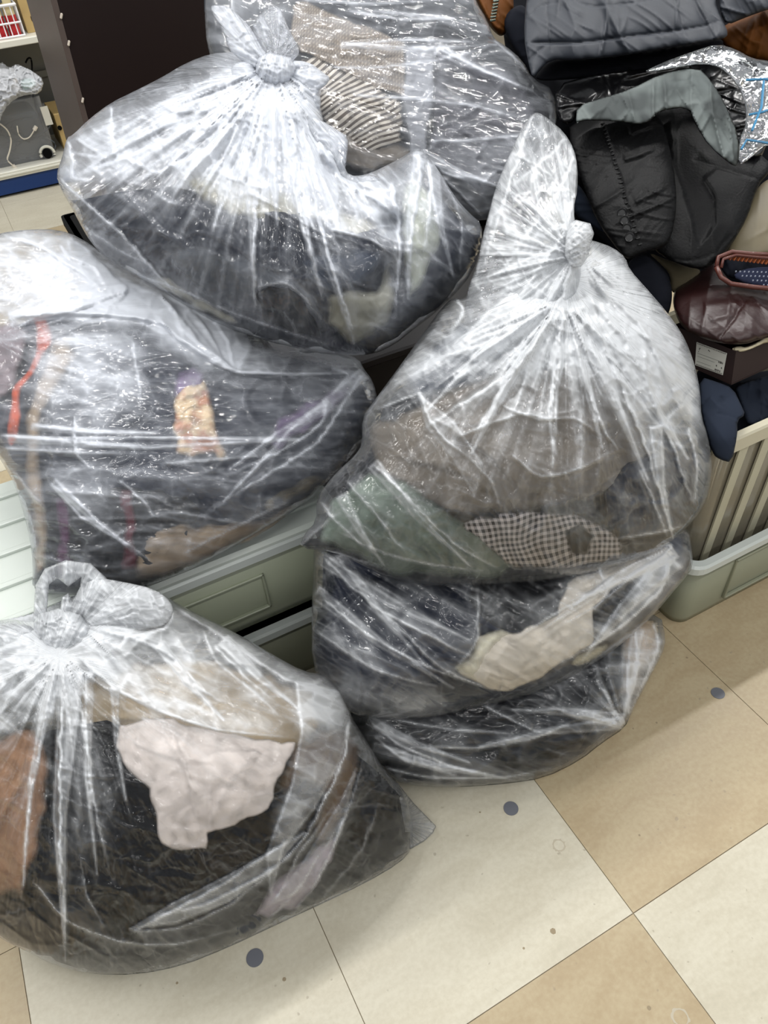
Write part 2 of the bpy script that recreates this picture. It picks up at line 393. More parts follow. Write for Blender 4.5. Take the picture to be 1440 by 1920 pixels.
def cloth(name, c, c2=None, pattern=None, scale=1.0, rough=.9, bump=.03, ang=0.0, sheen=.0, var=.18, spec=.1, soft=0.0):
    mt, t, o = nt(name); L = t.links.new
    p = N(t, 'ShaderNodeBsdfPrincipled'); p.inputs['Roughness'].default_value = rough; p.inputs['Specular IOR Level'].default_value = spec
    if sheen: p.inputs['Sheen Weight'].default_value = sheen
    fl = N(t, 'ShaderNodeAttribute', attribute_name='sheet')
    rot = N(t, 'ShaderNodeVectorRotate', rotation_type='Z_AXIS', i_Angle=math.radians(ang)); L(fl.outputs['Vector'], rot.inputs['Vector'])
    vec = rot.outputs[0]
    ns = N(t, 'ShaderNodeTexNoise', i_Scale=14.0, i_Detail=3.0); L(fl.outputs['Vector'], ns.inputs['Vector'])
    nf = N(t, 'ShaderNodeTexNoise', i_Scale=240.0, i_Detail=2.0); L(fl.outputs['Vector'], nf.inputs['Vector'])
    c = np.array(c); c2 = np.array(c2) if c2 is not None else c * .55
    h = nf.outputs['Fac']
    if pattern is None:
        f = math_n(t, 'ADD', math_n(t, 'MULTIPLY', ns.outputs['Fac'], .9), math_n(t, 'MULTIPLY', nf.outputs['Fac'], .1))
        cr = ramp(t, f, [(.3, tuple(c * (1 - var))), (.7, tuple(np.minimum(c * (1 + var), 1)))])
    else:
        dst = N(t, 'ShaderNodeTexNoise', i_Scale=9.0, i_Detail=1.0); L(fl.outputs['Vector'], dst.inputs['Vector'])
        dm = N(t, 'ShaderNodeVectorMath', operation='MULTIPLY_ADD'); L(dst.outputs['Color'], dm.inputs[0]); dm.inputs[1].default_value = (.05, .05, 0); L(vec, dm.inputs[2])
        def wave(axis, sc_):
            w_ = N(t, 'ShaderNodeTexWave', wave_type='BANDS', bands_direction=axis, wave_profile='SIN', i_Scale=sc_); L(dm.outputs[0], w_.inputs['Vector']); return w_.outputs['Fac']
        if pattern == 'check':
            a = wave('X', 30 * scale); b = wave('Y', 30 * scale)
            a = math_n(t, 'GREATER_THAN', a, .5); b = math_n(t, 'GREATER_THAN', b, .5)
            f = math_n(t, 'MULTIPLY', math_n(t, 'ADD', a, b), .5)
        elif pattern == 'stripe':
            f = ramp(t, wave('X', 30 * scale), [(.35, 0.0), (.6, 1.0)]); h = f
        elif pattern == 'tweed':
            a = wave('X', 60 * scale); b = wave('DIAGONAL', 90 * scale)
            f = math_n(t, 'ADD', math_n(t, 'MULTIPLY', math_n(t, 'MULTIPLY', a, b), .8), math_n(t, 'MULTIPLY', nf.outputs['Fac'], .4))
        elif pattern == 'blotch':
            bl = N(t, 'ShaderNodeTexNoise', i_Scale=30 * scale, i_Detail=2.0); L(fl.outputs['Vector'], bl.inputs['Vector']); f = ramp(t, bl.outputs['Fac'], [(.42, 0.0), (.55, 1.0)])
        cr = ramp(t, f, [(0, tuple(c2)), (1, tuple(c))])
    L(cr, p.inputs['Base Color'])
    bp = N(t, 'ShaderNodeBump', i_Strength=bump, i_Distance=.002); L(h, bp.inputs['Height']); L(bp.outputs[0], p.inputs['Normal'])
    if soft:                                      # sheer, thinning cloth edge
        ra = N(t, 'ShaderNodeAttribute', attribute_name='rim'); n_ = math_n(t, 'MULTIPLY', ns.outputs['Fac'], soft)
        a_ = math_n(t, 'DIVIDE', math_n(t, 'ADD', ra.outputs['Fac'], math_n(t, 'SUBTRACT', n_, soft * .5)), soft, clamp=True)
        tb_ = N(t, 'ShaderNodeBsdfTransparent'); mx = N(t, 'ShaderNodeMixShader'); L(a_, mx.inputs[0]); L(tb_.outputs[0], mx.inputs[1]); L(p.outputs[0], mx.inputs[2]); L(mx.outputs[0], o.inputs[0])
    else: L(p.outputs[0], o.inputs[0])
    return mt
def plain(name, c, rough=.5, bump=0.0, bscale=200., var=.06, spec=.5, metal=0.0, trans=0.0, alpha=1.0, coord='Object'):
    mt, t, o = nt(name); L = t.links.new
    p = N(t, 'ShaderNodeBsdfPrincipled'); p.inputs['Roughness'].default_value = rough; p.inputs['Specular IOR Level'].default_value = spec
    p.inputs['Metallic'].default_value = metal; p.inputs['Alpha'].default_value = alpha
    tc = N(t, 'ShaderNodeTexCoord'); ns = N(t, 'ShaderNodeTexNoise', i_Scale=6.0, i_Detail=4.0); L(tc.outputs[coord], ns.inputs['Vector'])
    c = np.array(c); cr = ramp(t, ns.outputs['Fac'], [(.3, tuple(c * (1 - var))), (.7, tuple(np.minimum(c * (1 + var), 1)))]); L(cr, p.inputs['Base Color'])
    if bump:
        nb = N(t, 'ShaderNodeTexNoise', i_Scale=bscale, i_Detail=3.0); L(tc.outputs[coord], nb.inputs['Vector'])
        bp = N(t, 'ShaderNodeBump', i_Strength=bump, i_Distance=.003); L(nb.outputs['Fac'], bp.inputs['Height']); L(bp.outputs[0], p.inputs['Normal'])
    if trans:
        tl = N(t, 'ShaderNodeBsdfTranslucent'); L(cr, tl.inputs[0]); mx = N(t, 'ShaderNodeMixShader', i_0=trans); L(p.outputs[0], mx.inputs[1]); L(tl.outputs[0], mx.inputs[2]); L(mx.outputs[0], o.inputs[0])
    else: L(p.outputs[0], o.inputs[0])
    return mt
# ---------------------------------------------------------------- hard geometry
import bmesh
def box_bm(bm, c, s, bev=0.0, rot=None, seg=1):
    r = bmesh.ops.create_cube(bm, size=1.0); vs = r['verts']
    for v in vs: v.co = Vector((v.co.x * s[0], v.co.y * s[1], v.co.z * s[2]))
    if bev:
        es = list({e for v in vs for e in v.link_edges}); rr = bmesh.ops.bevel(bm, geom=es, offset=bev, segments=seg, affect='EDGES', profile=.5)
        vs = list({v for v in rr['verts']} | {v for v in vs if v.is_valid})
        vs = [v for v in vs if v.is_valid]
    if rot is not None:
        for v in vs: v.co = rot @ v.co
    for v in vs: v.co += Vector(c)
    return vs
def bm_obj(name, bm, mat, parent=None, loc=None, smooth=False, world=True):
    """bm is in world coordinates when world=True; shifted to the parent's place"""
    o_ = wloc(parent) if parent is not None else Vector(loc or (0, 0, 0))
    if world: bmesh.ops.translate(bm, verts=bm.verts, vec=-o_)
    bmesh.ops.recalc_face_normals(bm, faces=bm.faces)
    me = bpy.data.meshes.new(name); bm.to_mesh(me); bm.free()
    return put(name, me, mat, parent, None if parent is not None else tuple(o_), smooth)
def box(name, x0, x1, y0, y1, z0, z1, mat, parent=None, bev=0.0, loc=None, seg=1):
    bm = bmesh.new(); box_bm(bm, ((x0 + x1) / 2, (y0 + y1) / 2, (z0 + z1) / 2), (x1 - x0, y1 - y0, z1 - z0), bev, seg=seg)
    return bm_obj(name, bm, mat, parent, loc if loc else ((x0 + x1) / 2, (y0 + y1) / 2, z0) if parent is None else None)
def tube_bm(bm, pts, r, n=8, taper=None):
    pts = [Vector(p) for p in pts]; rings = []; up = Vector((0, 0, 1))
    for i, p in enumerate(pts):
        d = (pts[min(i + 1, len(pts) - 1)] - pts[max(i - 1, 0)]).normalized()
        a = d.cross(up)
        if a.length < .05: a = d.cross(Vector((1, 0, 0)))
        a.normalize(); b = d.cross(a); rr = r if taper is None else r * taper[i]
        rings.append([bm.verts.new(p + a * rr * math.cos(k * 2 * math.pi / n) + b * rr * math.sin(k * 2 * math.pi / n)) for k in range(n)])
    for i in range(len(rings) - 1):
        for k in range(n): bm.faces.new((rings[i][k], rings[i][(k + 1) % n], rings[i + 1][(k + 1) % n], rings[i + 1][k]))
    bm.faces.new(rings[0][::-1]); bm.faces.new(rings[-1])
def slab_bm(bm, quad, nrm, th):                          # a flat panel from four world points, given thickness along nrm
    n = Vector(nrm).normalized() * th
    a = [bm.verts.new(Vector(q)) for q in quad]; b = [bm.verts.new(Vector(q) + n) for q in quad]; k = len(quad)
    bm.faces.new(a); bm.faces.new(b[::-1])
    for i in range(k): bm.faces.new((a[i], b[i], b[(i + 1) % k], a[(i + 1) % k]))
# ================================================================ floor: 45 cm vinyl tiles in 2 x 2 blocks of cream and tan
TX, TY, TS = 0.5023, 0.2714, 0.45
def tile_mat(name, c, cd):
    mt, t, o = nt(name); L = t.links.new
    p = N(t, 'ShaderNodeBsdfPrincipled'); p.inputs['Roughness'].default_value = .38; p.inputs['Specular IOR Level'].default_value = .35
    g = N(t, 'ShaderNodeNewGeometry'); mp = N(t, 'ShaderNodeMapping', i_Rotation=(0, 0, .5), i_Scale=(1.0, 2.6, 1)); L(g.outputs['Position'], mp.inputs[0])
    n1 = N(t, 'ShaderNodeTexNoise', i_Scale=7.0, i_Detail=8.0, i_Roughness=.66, i_Distortion=.6); L(mp.outputs[0], n1.inputs['Vector'])
    n2 = N(t, 'ShaderNodeTexNoise', i_Scale=120.0, i_Detail=4.0); L(g.outputs['Position'], n2.inputs['Vector'])
    n3 = N(t, 'ShaderNodeTexNoise', i_Scale=75.0, i_Detail=1.0); L(g.outputs['Position'], n3.inputs['Vector'])
    f = math_n(t, 'ADD', math_n(t, 'MULTIPLY', n1.outputs['Fac'], .62), math_n(t, 'MULTIPLY', n2.outputs['Fac'], .38))
    cr = ramp(t, f, [(.30, tuple(np.array(cd) * .93)), (.42, cd), (.58, c), (.75, tuple(np.minimum(np.array(c) * 1.07, 1)))])
    sp = ramp(t, n3.outputs['Fac'], [(.74, 0), (.79, 1.0)])
    mx = N(t, 'ShaderNodeMix', data_type='RGBA'); L(math_n(t, 'MULTIPLY', sp, .45), mx.inputs[0]); L(cr, mx.inputs[6]); mx.inputs[7].default_value = (.23, .19, .14, 1)
    L(mx.outputs[2], p.inputs['Base Color'])
    bp = N(t, 'ShaderNodeBump', i_Strength=.08, i_Distance=.002); L(n2.outputs['Fac'], bp.inputs['Height']); L(bp.outputs[0], p.inputs['Normal'])
    L(math_n(t, 'ADD', math_n(t, 'MULTIPLY', n1.outputs['Fac'], .35), .22), p.inputs['Roughness'])
    L(p.outputs[0], o.inputs[0]); return mt
M_CREAM = tile_mat('vinyl_cream', srgb(193, 187, 169), srgb(184, 177, 158))
M_TAN = tile_mat('vinyl_tan', srgb(171, 156, 127), srgb(163, 146, 117))
M_JOINT = plain('joint_dark', srgb(134, 122, 102), .8)
fl_me = bpy.data.meshes.new('floor'); bm = bmesh.new()
vs = [bm.verts.new(v) for v in ((-6, -3, -.0016), (9, -3, -.0016), (9, 9, -.0016), (-6, 9, -.0016))]; bm.faces.new(vs); bm.to_mesh(fl_me); bm.free()
floor = put('floor', fl_me, M_JOINT, None, (0, 0, 0), False); floor['kind'] = 'structure'
tm = {}
for key, mt in (('c', M_CREAM), ('t', M_TAN)):
    bm = bmesh.new(); vs = box_bm(bm, (TS / 2, TS / 2, -.002), (TS - .0014, TS - .0014, .004))
    me = bpy.data.meshes.new('tile'); bm.to_mesh(me); bm.free(); me.materials.append(mt); tm[key] = me
for i in range(-5, 6):
    for j in range(-2, 15):
        k = 't' if ((i // 2) + (j // 2)) % 2 == 0 else 'c'        # block (-2..-1, 0..1) is cream
        o = bpy.data.objects.new('tile', tm[k]); col.objects.link(o); o.parent = floor; o.location = (TX + i * TS, TY + j * TS, 0)
# wear that belongs to the floor: old glue rings and specks
M_RING = plain('old_glue', srgb(172, 163, 144), .7); M_SPECK = plain('dirt', srgb(140, 126, 102), .8)
def disc(name, x, y, r, r2, mat, parent=None, z=.0004, n=28, th=.0006, jag=0.0):
    bm = bmesh.new(); rnd = random.Random(int(x * 1000)); a = []; b = []
    for k in range(n):
        q = 1 + jag * (rnd.random() - .5); c_, s_ = math.cos(k * 2 * math.pi / n), math.sin(k * 2 * math.pi / n)
        a.append((c_ * r * q, s_ * r * q)); b.append((c_ * r2, s_ * r2))
    if r2 > 0:
        A = [bm.verts.new((x + p[0], y + p[1], z + th)) for p in a]; B = [bm.verts.new((x + p[0], y + p[1], z + th)) for p in b]; Cc = [bm.verts.new((x + p[0], y + p[1], z - .0004)) for p in a]
        for k in range(n):
            l = (k + 1) % n; bm.faces.new((A[k], A[l], B[l], B[k])); bm.faces.new((Cc[k], Cc[l], A[l], A[k]))
    else:
        A = [bm.verts.new((x + p[0], y + p[1], z + th)) for p in a]; Cc = [bm.verts.new((x + p[0], y + p[1], z - .0002)) for p in a]
        bm.faces.new(A); bm.faces.new(Cc[::-1])
        for k in range(n): l = (k + 1) % n; bm.faces.new((Cc[k], Cc[l], A[l], A[k]))
    return bm_obj(name, bm, mat, parent, (x, y, 0))
for (px, py, r, r2, mt) in ((1048, 1585, .0115, .0085, M_RING), (1276, 1908, .013, .010, M_RING), (1037, 1746, .0045, 0, M_SPECK), (982, 1778, .0018, 0, M_SPECK), (1199, 1566, .0018, 0, M_SPECK),
                            (1187, 1366, .0016, 0, M_SPECK), (900, 1523, .0015, 0, M_SPECK), (1217, 1890, .003, 0, M_SPECK), (533, 1836, .003, 0, M_SPECK), (332, 1843, .002, 0, M_SPECK), (1288, 1233, .0022, 0, M_SPECK), (1231, 1355, .002, 0, M_SPECK)):
    q = on(px, py, 'z', 0); disc('scuff_mark', q[0], q[1], r, r2, mt, floor, jag=.25, th=.0001, z=.0001)
M_DOT = plain('grey_sticker', srgb(98, 100, 107), .5)
for (px, py, r, lb) in ((478, 1796, .0138, 'round grey sticker on the cream floor in front of the bag with the white garment'),
                        (958, 1516, .0132, 'round grey sticker on the cream floor below the stack of three bags'),
                        (1346, 1300, .0132, 'round grey sticker on the tan floor in front of the right storage tub')):
    q = on(px, py, 'z', 0); tag(disc('floor_sticker', q[0], q[1], r, 0, M_DOT, None), lb, 'sticker', 'round floor stickers')

# ================================================================ storage tubs
def rrect(x0, x1, y0, y1, r, n=6):
    P = []
    for cx, cy, a0 in ((x1 - r, y1 - r, 0), (x0 + r, y1 - r, 90), (x0 + r, y0 + r, 180), (x1 - r, y0 + r, 270)):
        for k in range(n + 1):
            a = math.radians(a0 + 90 * k / n); P.append((cx + r * math.cos(a), cy + r * math.sin(a)))
    return P
def shell(bm, levels, close_bottom=True, close_top=False):
    rings = [[bm.verts.new((x, y, z)) for (x, y) in P] for (P, z) in levels]; n = len(rings[0])
    for a, b in zip(rings, rings[1:]):
        for k in range(n): bm.faces.new((a[k], a[(k + 1) % n], b[(k + 1) % n], b[k]))
    if close_bottom: bm.faces.new(rings[0][::-1])
    if close_top: bm.faces.new(rings[-1])
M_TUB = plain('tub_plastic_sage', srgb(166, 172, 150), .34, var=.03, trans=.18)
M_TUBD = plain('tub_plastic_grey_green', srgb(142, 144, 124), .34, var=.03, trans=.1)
M_RIM = plain('tub_rim_white', srgb(204, 210, 206), .28, var=.02, trans=.15)
M_LID = plain('tub_lid_white', srgb(206, 213, 206), .30, var=.02, trans=.12)
def low_tub(label, x0, x1, y0, y1, z0, z1, mat, lid=True, rim=M_RIM, panels=(), group=None):
    t = thing('storage_tub', label, 'storage tub', ((x0 + x1) / 2, y0 + .1, z0), group)
    bm = bmesh.new(); e = .012; zr = z1 - .022
    shell(bm, [(rrect(x0 + e, x1 - e, y0 + e, y1 - e, .03), z0), (rrect(x0 + e * .7, x1 - e * .7, y0 + e * .7, y1 - e * .7, .032), z0 + .02), (rrect(x0 + .004, x1 - .004, y0 + .004, y1 - .004, .036), zr),
               (rrect(x0 + .008, x1 - .008, y0 + .008, y1 - .008, .034), zr), (rrect(x0 + e + .003, x1 - e - .003, y0 + e + .003, y1 - e - .003, .03), z0 + .008)], True, False)
    bm_obj('tub_body', bm, mat, t, smooth=True)
    bm = bmesh.new(); o_ = .006
    shell(bm, [(rrect(x0 + .003, x1 - .003, y0 + .003, y1 - .003, .036), zr - .012), (rrect(x0 - o_, x1 + o_, y0 - o_, y1 + o_, .04), zr - .012), (rrect(x0 - o_, x1 + o_, y0 - o_, y1 + o_, .04), zr + .004),
               (rrect(x0 - o_ + .004, x1 + o_ - .004, y0 - o_ + .004, y1 + o_ - .004, .038), zr + .009), (rrect(x0 + .012, x1 - .012, y0 + .012, y1 - .012, .03), zr + .009), (rrect(x0 + .012, x1 - .012, y0 + .012, y1 - .012, .03), zr - .006)], False)
    bm_obj('tub_rim', bm, rim, t, smooth=False)
    for (a, b, c, d) in panels:              # raised frame of the recessed panel in the front wall
        bm = bmesh.new(); w = .005; yy = y0 + .004
        for (X0, X1, Z0, Z1) in ((a, b, c, c + w), (a, b, d - w, d), (a, a + w, c, d), (b - w, b, c, d)):
            box_bm(bm, ((X0 + X1) / 2, yy, (Z0 + Z1) / 2), (X1 - X0, .008, Z1 - Z0), .0015)
        bm_obj('panel_frame', bm, mat, t)
    if lid:
        bm = bmesh.new()
        shell(bm, [(rrect(x0 + .010, x1 - .010, y0 + .010, y1 - .010, .032), zr + .008), (rrect(x0 - .003, x1 + .003, y0 - .003, y1 + .003, .04), zr + .009), (rrect(x0 - .003, x1 + .003, y0 - .003, y1 + .003, .04), z1 - .007), (rrect(x0 + .003, x1 - .003, y0 + .003, y1 - .003, .036), z1)], True, True)
        ld = bm_obj('tub_lid', bm, M_LID, t)
        n = 5
        for k in range(n):
            yy = y0 + .05 + k * (y1 - y0 - .1) / (n - 1)
            bm = bmesh.new(); box_bm(bm, ((x0 + x1) / 2, yy, z1 + .001), (x1 - x0 - .05, .014, .010), .0035, seg=2); bm_obj('lid_ridge', bm, M_LID, ld)
    return t
LY = .967
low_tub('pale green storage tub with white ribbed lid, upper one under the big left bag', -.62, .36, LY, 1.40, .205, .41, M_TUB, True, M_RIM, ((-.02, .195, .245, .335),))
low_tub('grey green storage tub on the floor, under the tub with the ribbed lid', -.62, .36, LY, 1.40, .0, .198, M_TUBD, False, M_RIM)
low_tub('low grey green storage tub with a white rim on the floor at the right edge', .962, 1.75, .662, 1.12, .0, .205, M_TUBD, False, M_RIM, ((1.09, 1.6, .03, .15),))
COLL.append((-.62, .36, LY, 1.40, .413))
# upper slatted tub, standing in the low one
up = thing('storage_crate', 'translucent storage crate with upright pale bars, full of clothes, at the right edge', 'storage crate', (1.36, .8, .012))
M_CLEAR = film('crate_clear', (.50, .45, .34), base=.42, gain=1, fine=0.0, spec=1.0, rough=.15, bump=.0)
M_BAR = plain('crate_bar', srgb(184, 180, 158), .35, var=.03, trans=.15)
M_BARR = plain('crate_rim', srgb(190, 184, 162), .3, var=.03, trans=.1)
ux0, ux1, uy0, uy1, uz0, uz1 = .985, 1.72, .700, 1.08, .012, .482
bm = bmesh.new(); shell(bm, [(rrect(ux0 + .02, ux1 - .02, uy0 + .012, uy1 - .012, .03), uz0), (rrect(ux0, ux1, uy0, uy1, .03), uz1 - .03), (rrect(ux0 + .003, ux1 - .003, uy0 + .003, uy1 - .003, .03), uz1 - .03), (rrect(ux0 + .023, ux1 - .023, uy0 + .015, uy1 - .015, .03), uz0 + .003)])
bm_obj('crate_wall', bm, M_CLEAR, up)
bm = bmesh.new(); shell(bm, [(rrect(ux0 - .002, ux1 + .002, uy0 - .002, uy1 + .002, .03), uz1 - .032), (rrect(ux0 - .012, ux1 + .012, uy0 - .012, uy1 + .012, .034), uz1 - .032), (rrect(ux0 - .012, ux1 + .012, uy0 - .012, uy1 + .012, .034), uz1 - .004),
                             (rrect(ux0 - .009, ux1 + .009, uy0 - .009, uy1 + .009, .032), uz1), (rrect(ux0 + .004, ux1 - .004, uy0 + .004, uy1 - .004, .03), uz1), (rrect(ux0 + .004, ux1 - .004, uy0 + .004, uy1 - .004, .03), uz1 - .03)], False)
bm_obj('crate_rim', bm, M_BARR, up)
for k in range(13):
    x = 1.030 + k * .062
    bm = bmesh.new(); slab_bm(bm, [(x, uy0 + .010, uz0 + .02), (x + .020, uy0 + .010, uz0 + .02), (x + .024, uy0 - .003, uz1 - .033), (x + .002, uy0 - .003, uz1 - .033)], (0, -1, 0), .004)
    bm_obj('bar', bm, M_BAR, up)

# ================================================================ black bin behind the bags
q = on(118, 404, 'y', 1.98)
bx = thing('black_bin', 'black storage bin, a corner showing between the two upper left bags', 'bin', (q[0] + .45, 1.8, 0))
M_BLK = plain('black_plastic', srgb(8, 8, 8), .8, spec=.1)
bm = bmesh.new(); zt = q[2]
shell(bm, [(rrect(q[0] + .0, q[0] + 1.15, 1.62, 1.98, .01), 0.0), (rrect(q[0], q[0] + 1.15, 1.62, 1.98, .01), zt), (rrect(q[0] + .012, q[0] + 1.138, 1.632, 1.968, .01), zt), (rrect(q[0] + .012, q[0] + 1.138, 1.632, 1.968, .01), .02)])
bm_obj('bin_body', bm, M_BLK, bx)
bm = bmesh.new(); shell(bm, [(rrect(q[0] - .006, q[0] + 1.156, 1.614, 1.984, .012), zt - .02), (rrect(q[0] - .006, q[0] + 1.156, 1.614, 1.984, .012), zt)], True, True)
bm_obj('bin_lid', bm, M_BLK, bx)
COLL.append((q[0], q[0] + 1.15, 1.62, 1.98, zt))
# low dark base that carries the back bags
bs = thing('display_plinth', 'dark brown display plinth hidden behind the bags, seen in the gap beside the tall-necked bag', 'plinth', (.9, 1.3, 0))
M_WOODD = plain('dark_board', srgb(40, 34, 34), .45)
box('plinth_body', .42, 1.08, 1.22, 1.60, 0, .52, M_WOODD, bs, .004)
box('plinth_top', .40, 1.10, 1.20, 1.61, .52, .54, M_WOODD, bs, .004)
COLL.append((.40, 1.10, 1.20, 1.62, .54))

# ================================================================ dark cabinet at the back left
M_CABF = plain('cabinet_front', srgb(24, 14, 13), .35, var=.05); M_CABS = plain('cabinet_side', srgb(74, 64, 60), .42, var=.06); M_CHIP = plain('chipped_edge', srgb(190, 180, 168), .8)
cy = 2.9
def CP(px, py, y=cy): return on(px, py, 'y', y)
cab = thing('cabinet', 'tall dark brown cabinet board standing behind the upper left bag', 'cabinet', (float(CP(250, 300)[0]), cy, 0))
a, b = CP(107, 0), CP(183, 290); dn = (b - a) / (b[2] - a[2])
top = a + dn * (1.25 - a[2]); bot = a + dn * (0.0 - a[2]); wv = np.array([.62, 0, 0])
bm = bmesh.new(); slab_bm(bm, [bot, bot + wv, top + wv, top], (0, 1, 0), .59); bm_obj('cabinet_body', bm, M_CABF, cab)
side = [(float(bot[0]), cy), (float(bot[0]), cy)]
bm = bmesh.new(); slab_bm(bm, [bot + (-.0006, -.002, 0), bot + (-.0006, .60, 0), top + (-.0006, .60, 0), top + (-.0006, -.002, 0)], (-1, 0, 0), .018); bm_obj('side_panel', bm, M_CABS, cab)
for (px, py) in ((129, 81), (155, 188), (115, 30)):
    p = CP(px, py, cy - .004); bm = bmesh.new(); box_bm(bm, tuple(p), (.007, .006, .016), .002, rot=Matrix.Rotation(.5, 3, 'Y')); bm_obj('chip', bm, M_CHIP, cab)

# ================================================================ shelf unit far left
sy = 4.40; p0 = on(0, 370, 'z', 0.02); p1 = on(108, 350, 'z', .02)
dx_, dy_ = p1[0] - p0[0], p1[1] - p0[1]; ang = math.atan2(dy_, dx_) * .5
SX = float(on(60, 350, 'z', 0)[0]); SY = 4.44
sh = thing('shelf_unit', 'white shop shelf with a blue kick plate at the far left behind the cabinet', 'shelf', (SX, SY, 0)); sh.rotation_euler = (0, 0, ang * 0)
M_SHW = plain('shelf_cream', srgb(214, 212, 200), .4, var=.02); M_BLUE = plain('kick_blue', srgb(0, 50, 112), .4, var=.04); M_SHB = plain('shelf_back', srgb(122, 122, 118), .6, var=.04)
X0, X1 = -1.2, .95
box('kick_plate', X0, X1, SY, SY + .02, .012, .085, M_BLUE, sh, .001)
box('base_deck', X0, X1, SY - .015, SY + .48, .085, .118, M_SHW, sh, .003)
box('deck_lip', X0, X1, SY - .022, SY - .015, .098, .106, M_SHW, sh, .001)
z2 = float(on(0, 78, 'y', SY + .06)[2])
box('upper_deck', X0, X1, SY + .05, SY + .48, z2 - .028, z2, M_SHW, sh, .003)
box('back_panel', X0, X1, SY + .48, SY + .50, .0, 1.6, M_SHB, sh, .001)
for k in range(-2, 4): box('back_seam', k * .3 - .002, k * .3 + .002, SY + .474, SY + .481, .12, 1.5, M_SHB, sh)
box('back_rail', X0, X1, SY + .45, SY + .48, .40, .43, M_SHB, sh, .002)
# on the lower deck: clear box of cables in a plastic bag
def SP(px, py, y): return on(px, py, 'y', y)
yb = SY + .06; A = SP(0, 312, yb); B = SP(112, 292, yb); Cc = SP(82, 150, yb)
bw = thing('cable_box', 'clear plastic box full of dark cables on the lower shelf', 'box', (float(A[0]) + .05, yb + .1, .118))
M_CL = film('box_clear', (.8, .82, .85), base=.22, gain=1, fine=.4, spec=1.0, rough=.15, bump=.3)
x1 = float(B[0]) + .0; x0 = x1 - .42
bm = bmesh.new(); shell(bm, [(rrect(x0 + .02, x1 - .015, yb + .01, yb + .34, .02), .119), (rrect(x0, x1, yb, yb + .35, .02), .40)]); bm_obj('box_wall', bm, M_CL, bw)
M_CABL = plain('cable_grey', srgb(62, 68, 74), .5); M_CABW = plain('cable_white', srgb(222, 214, 200), .45)
box('cable_mass', x0 + .03, x1 - .03, yb + .03, yb + .32, .122, .33, M_CABL, bw, .03, seg=2)
rnd = random.Random(4)
for k in range(9):
    cx, cz, rr = x0 + .1 + rnd.random() * .25, .16 + rnd.random() * .13, .04 + rnd.random() * .06
    bm = bmesh.new(); a0 = rnd.random() * 6; tube_bm(bm, [(cx + rr * 1.3 * math.cos(a0 + u * .35), yb + .02 - .004 * (k % 2), cz + rr * .6 * math.sin(a0 + u * .35)) for u in range(13)], .0035, 6); bm_obj('cable', bm, M_CABL, bw)
p = SP(89, 288, yb - .004)
bm = bmesh.new(); bmesh.ops.create_cone(bm, cap_ends=True, segments=24, radius1=.022, radius2=.022, depth=.012); bmesh.ops.rotate(bm, verts=bm.verts, matrix=Matrix.Rotation(math.pi / 2, 3, 'X')); bmesh.ops.translate(bm, verts=bm.verts, vec=Vector(p)); bm_obj('wheel', bm, M_BLK, bw)
bm = bmesh.new(); tube_bm(bm, [(p[0] + .034 * math.cos(u * math.pi / 10), p[1], p[2] + .034 * math.sin(u * math.pi / 10)) for u in range(-1, 12)], .007, 8); bm_obj('wheel_arch', bm, M_SHW, bw)
def cord(name, pts, y, r, mat, label, cat, plug=True, yo=0.0):
    P = [SP(a_, b_, y) for a_, b_ in pts]; q_ = []
    for i in range(len(P) - 1):
        for u in range(5): t_ = u / 5; q_.append(P[i] * (1 - t_) + P[i + 1] * t_)
    q_.append(P[-1]); q_ = np.array(q_)
    for _ in range(4): q_[1:-1] = (q_[:-2] + 2 * q_[1:-1] + q_[2:]) / 4
    t_ = thing(name, label, cat, tuple(q_[0])); bm = bmesh.new(); tube_bm(bm, q_, r, 8); bm_obj('cord', bm, mat, t_, smooth=True)
    if plug:
        bm = bmesh.new(); d = q_[-1] - q_[-3]; d = d / np.linalg.norm(d); tube_bm(bm, [q_[-1], q_[-1] + d * .022], .009, 8); bm_obj('plug', bm, mat, t_)
    return t_
cord('usb_cable', [(0, 232), (14, 243), (22, 262), (18, 285), (12, 300), (24, 310)], SY + .035, .0035, M_CABW, 'white cable hanging down in front of the cable box', 'cable')
cord('usb_cable', [(32, 236), (34, 252), (44, 262), (56, 258), (64, 244)], SY + .05, .003, M_CABW, 'short white cable with two plugs looped inside the clear box', 'cable')
cord('black_cable', [(48, 118), (52, 109), (58, 108), (60, 120), (60, 134)], SY + .2, .004, M_BLK, 'thin black cable arching over the top of the cable box', 'cable', False)
lbx = thing('paper_tag', 'small white paper label stuck on the side of the cable box', 'label', tuple(SP(90, 232, yb - .004)))
p = SP(87, 216, yb - .004); box('tag_sheet', p[0] - .018, p[0] + .018, yb - .006, yb - .003, p[2] - .045, p[2] + .04, M_SHW, lbx)
M_MINT = plain('mint_plastic', srgb(150, 196, 180), .5); M_CARD = plain('cardboard', srgb(178, 152, 100), .8, var=.08)
mb_ = thing('plastic_bag', 'crumpled clear plastic bag with a mint packet lying on the cable box', 'bag', tuple(SP(30, 190, yb)))
M_SB = film('small_bag_film', base=.5, gain=1, fine=1.0)
s = Soft([(-40, 150), (0, 112), (18, 128), (30, 118), (46, 126), (60, 132), (84, 150), (76, 176), (50, 178), (30, 184), (8, 205), (-2, 236), (-40, 240)], const(depth_of(30, 170, 'y', SY + .03)), .06, .06, 1.5).crumple(14, .03, .3, 5).crumple(7, .01, .2, 8)
s.mesh('bag_film', M_SB, mb_, floor=.2)
s = Soft([(40, 148), (64, 146), (68, 162), (46, 172), (38, 160)], const(depth_of(50, 160, 'y', SY + .02)), .012, .01, 1.5); s.mesh('mint_packet', M_MINT, mb_, floor=.2)
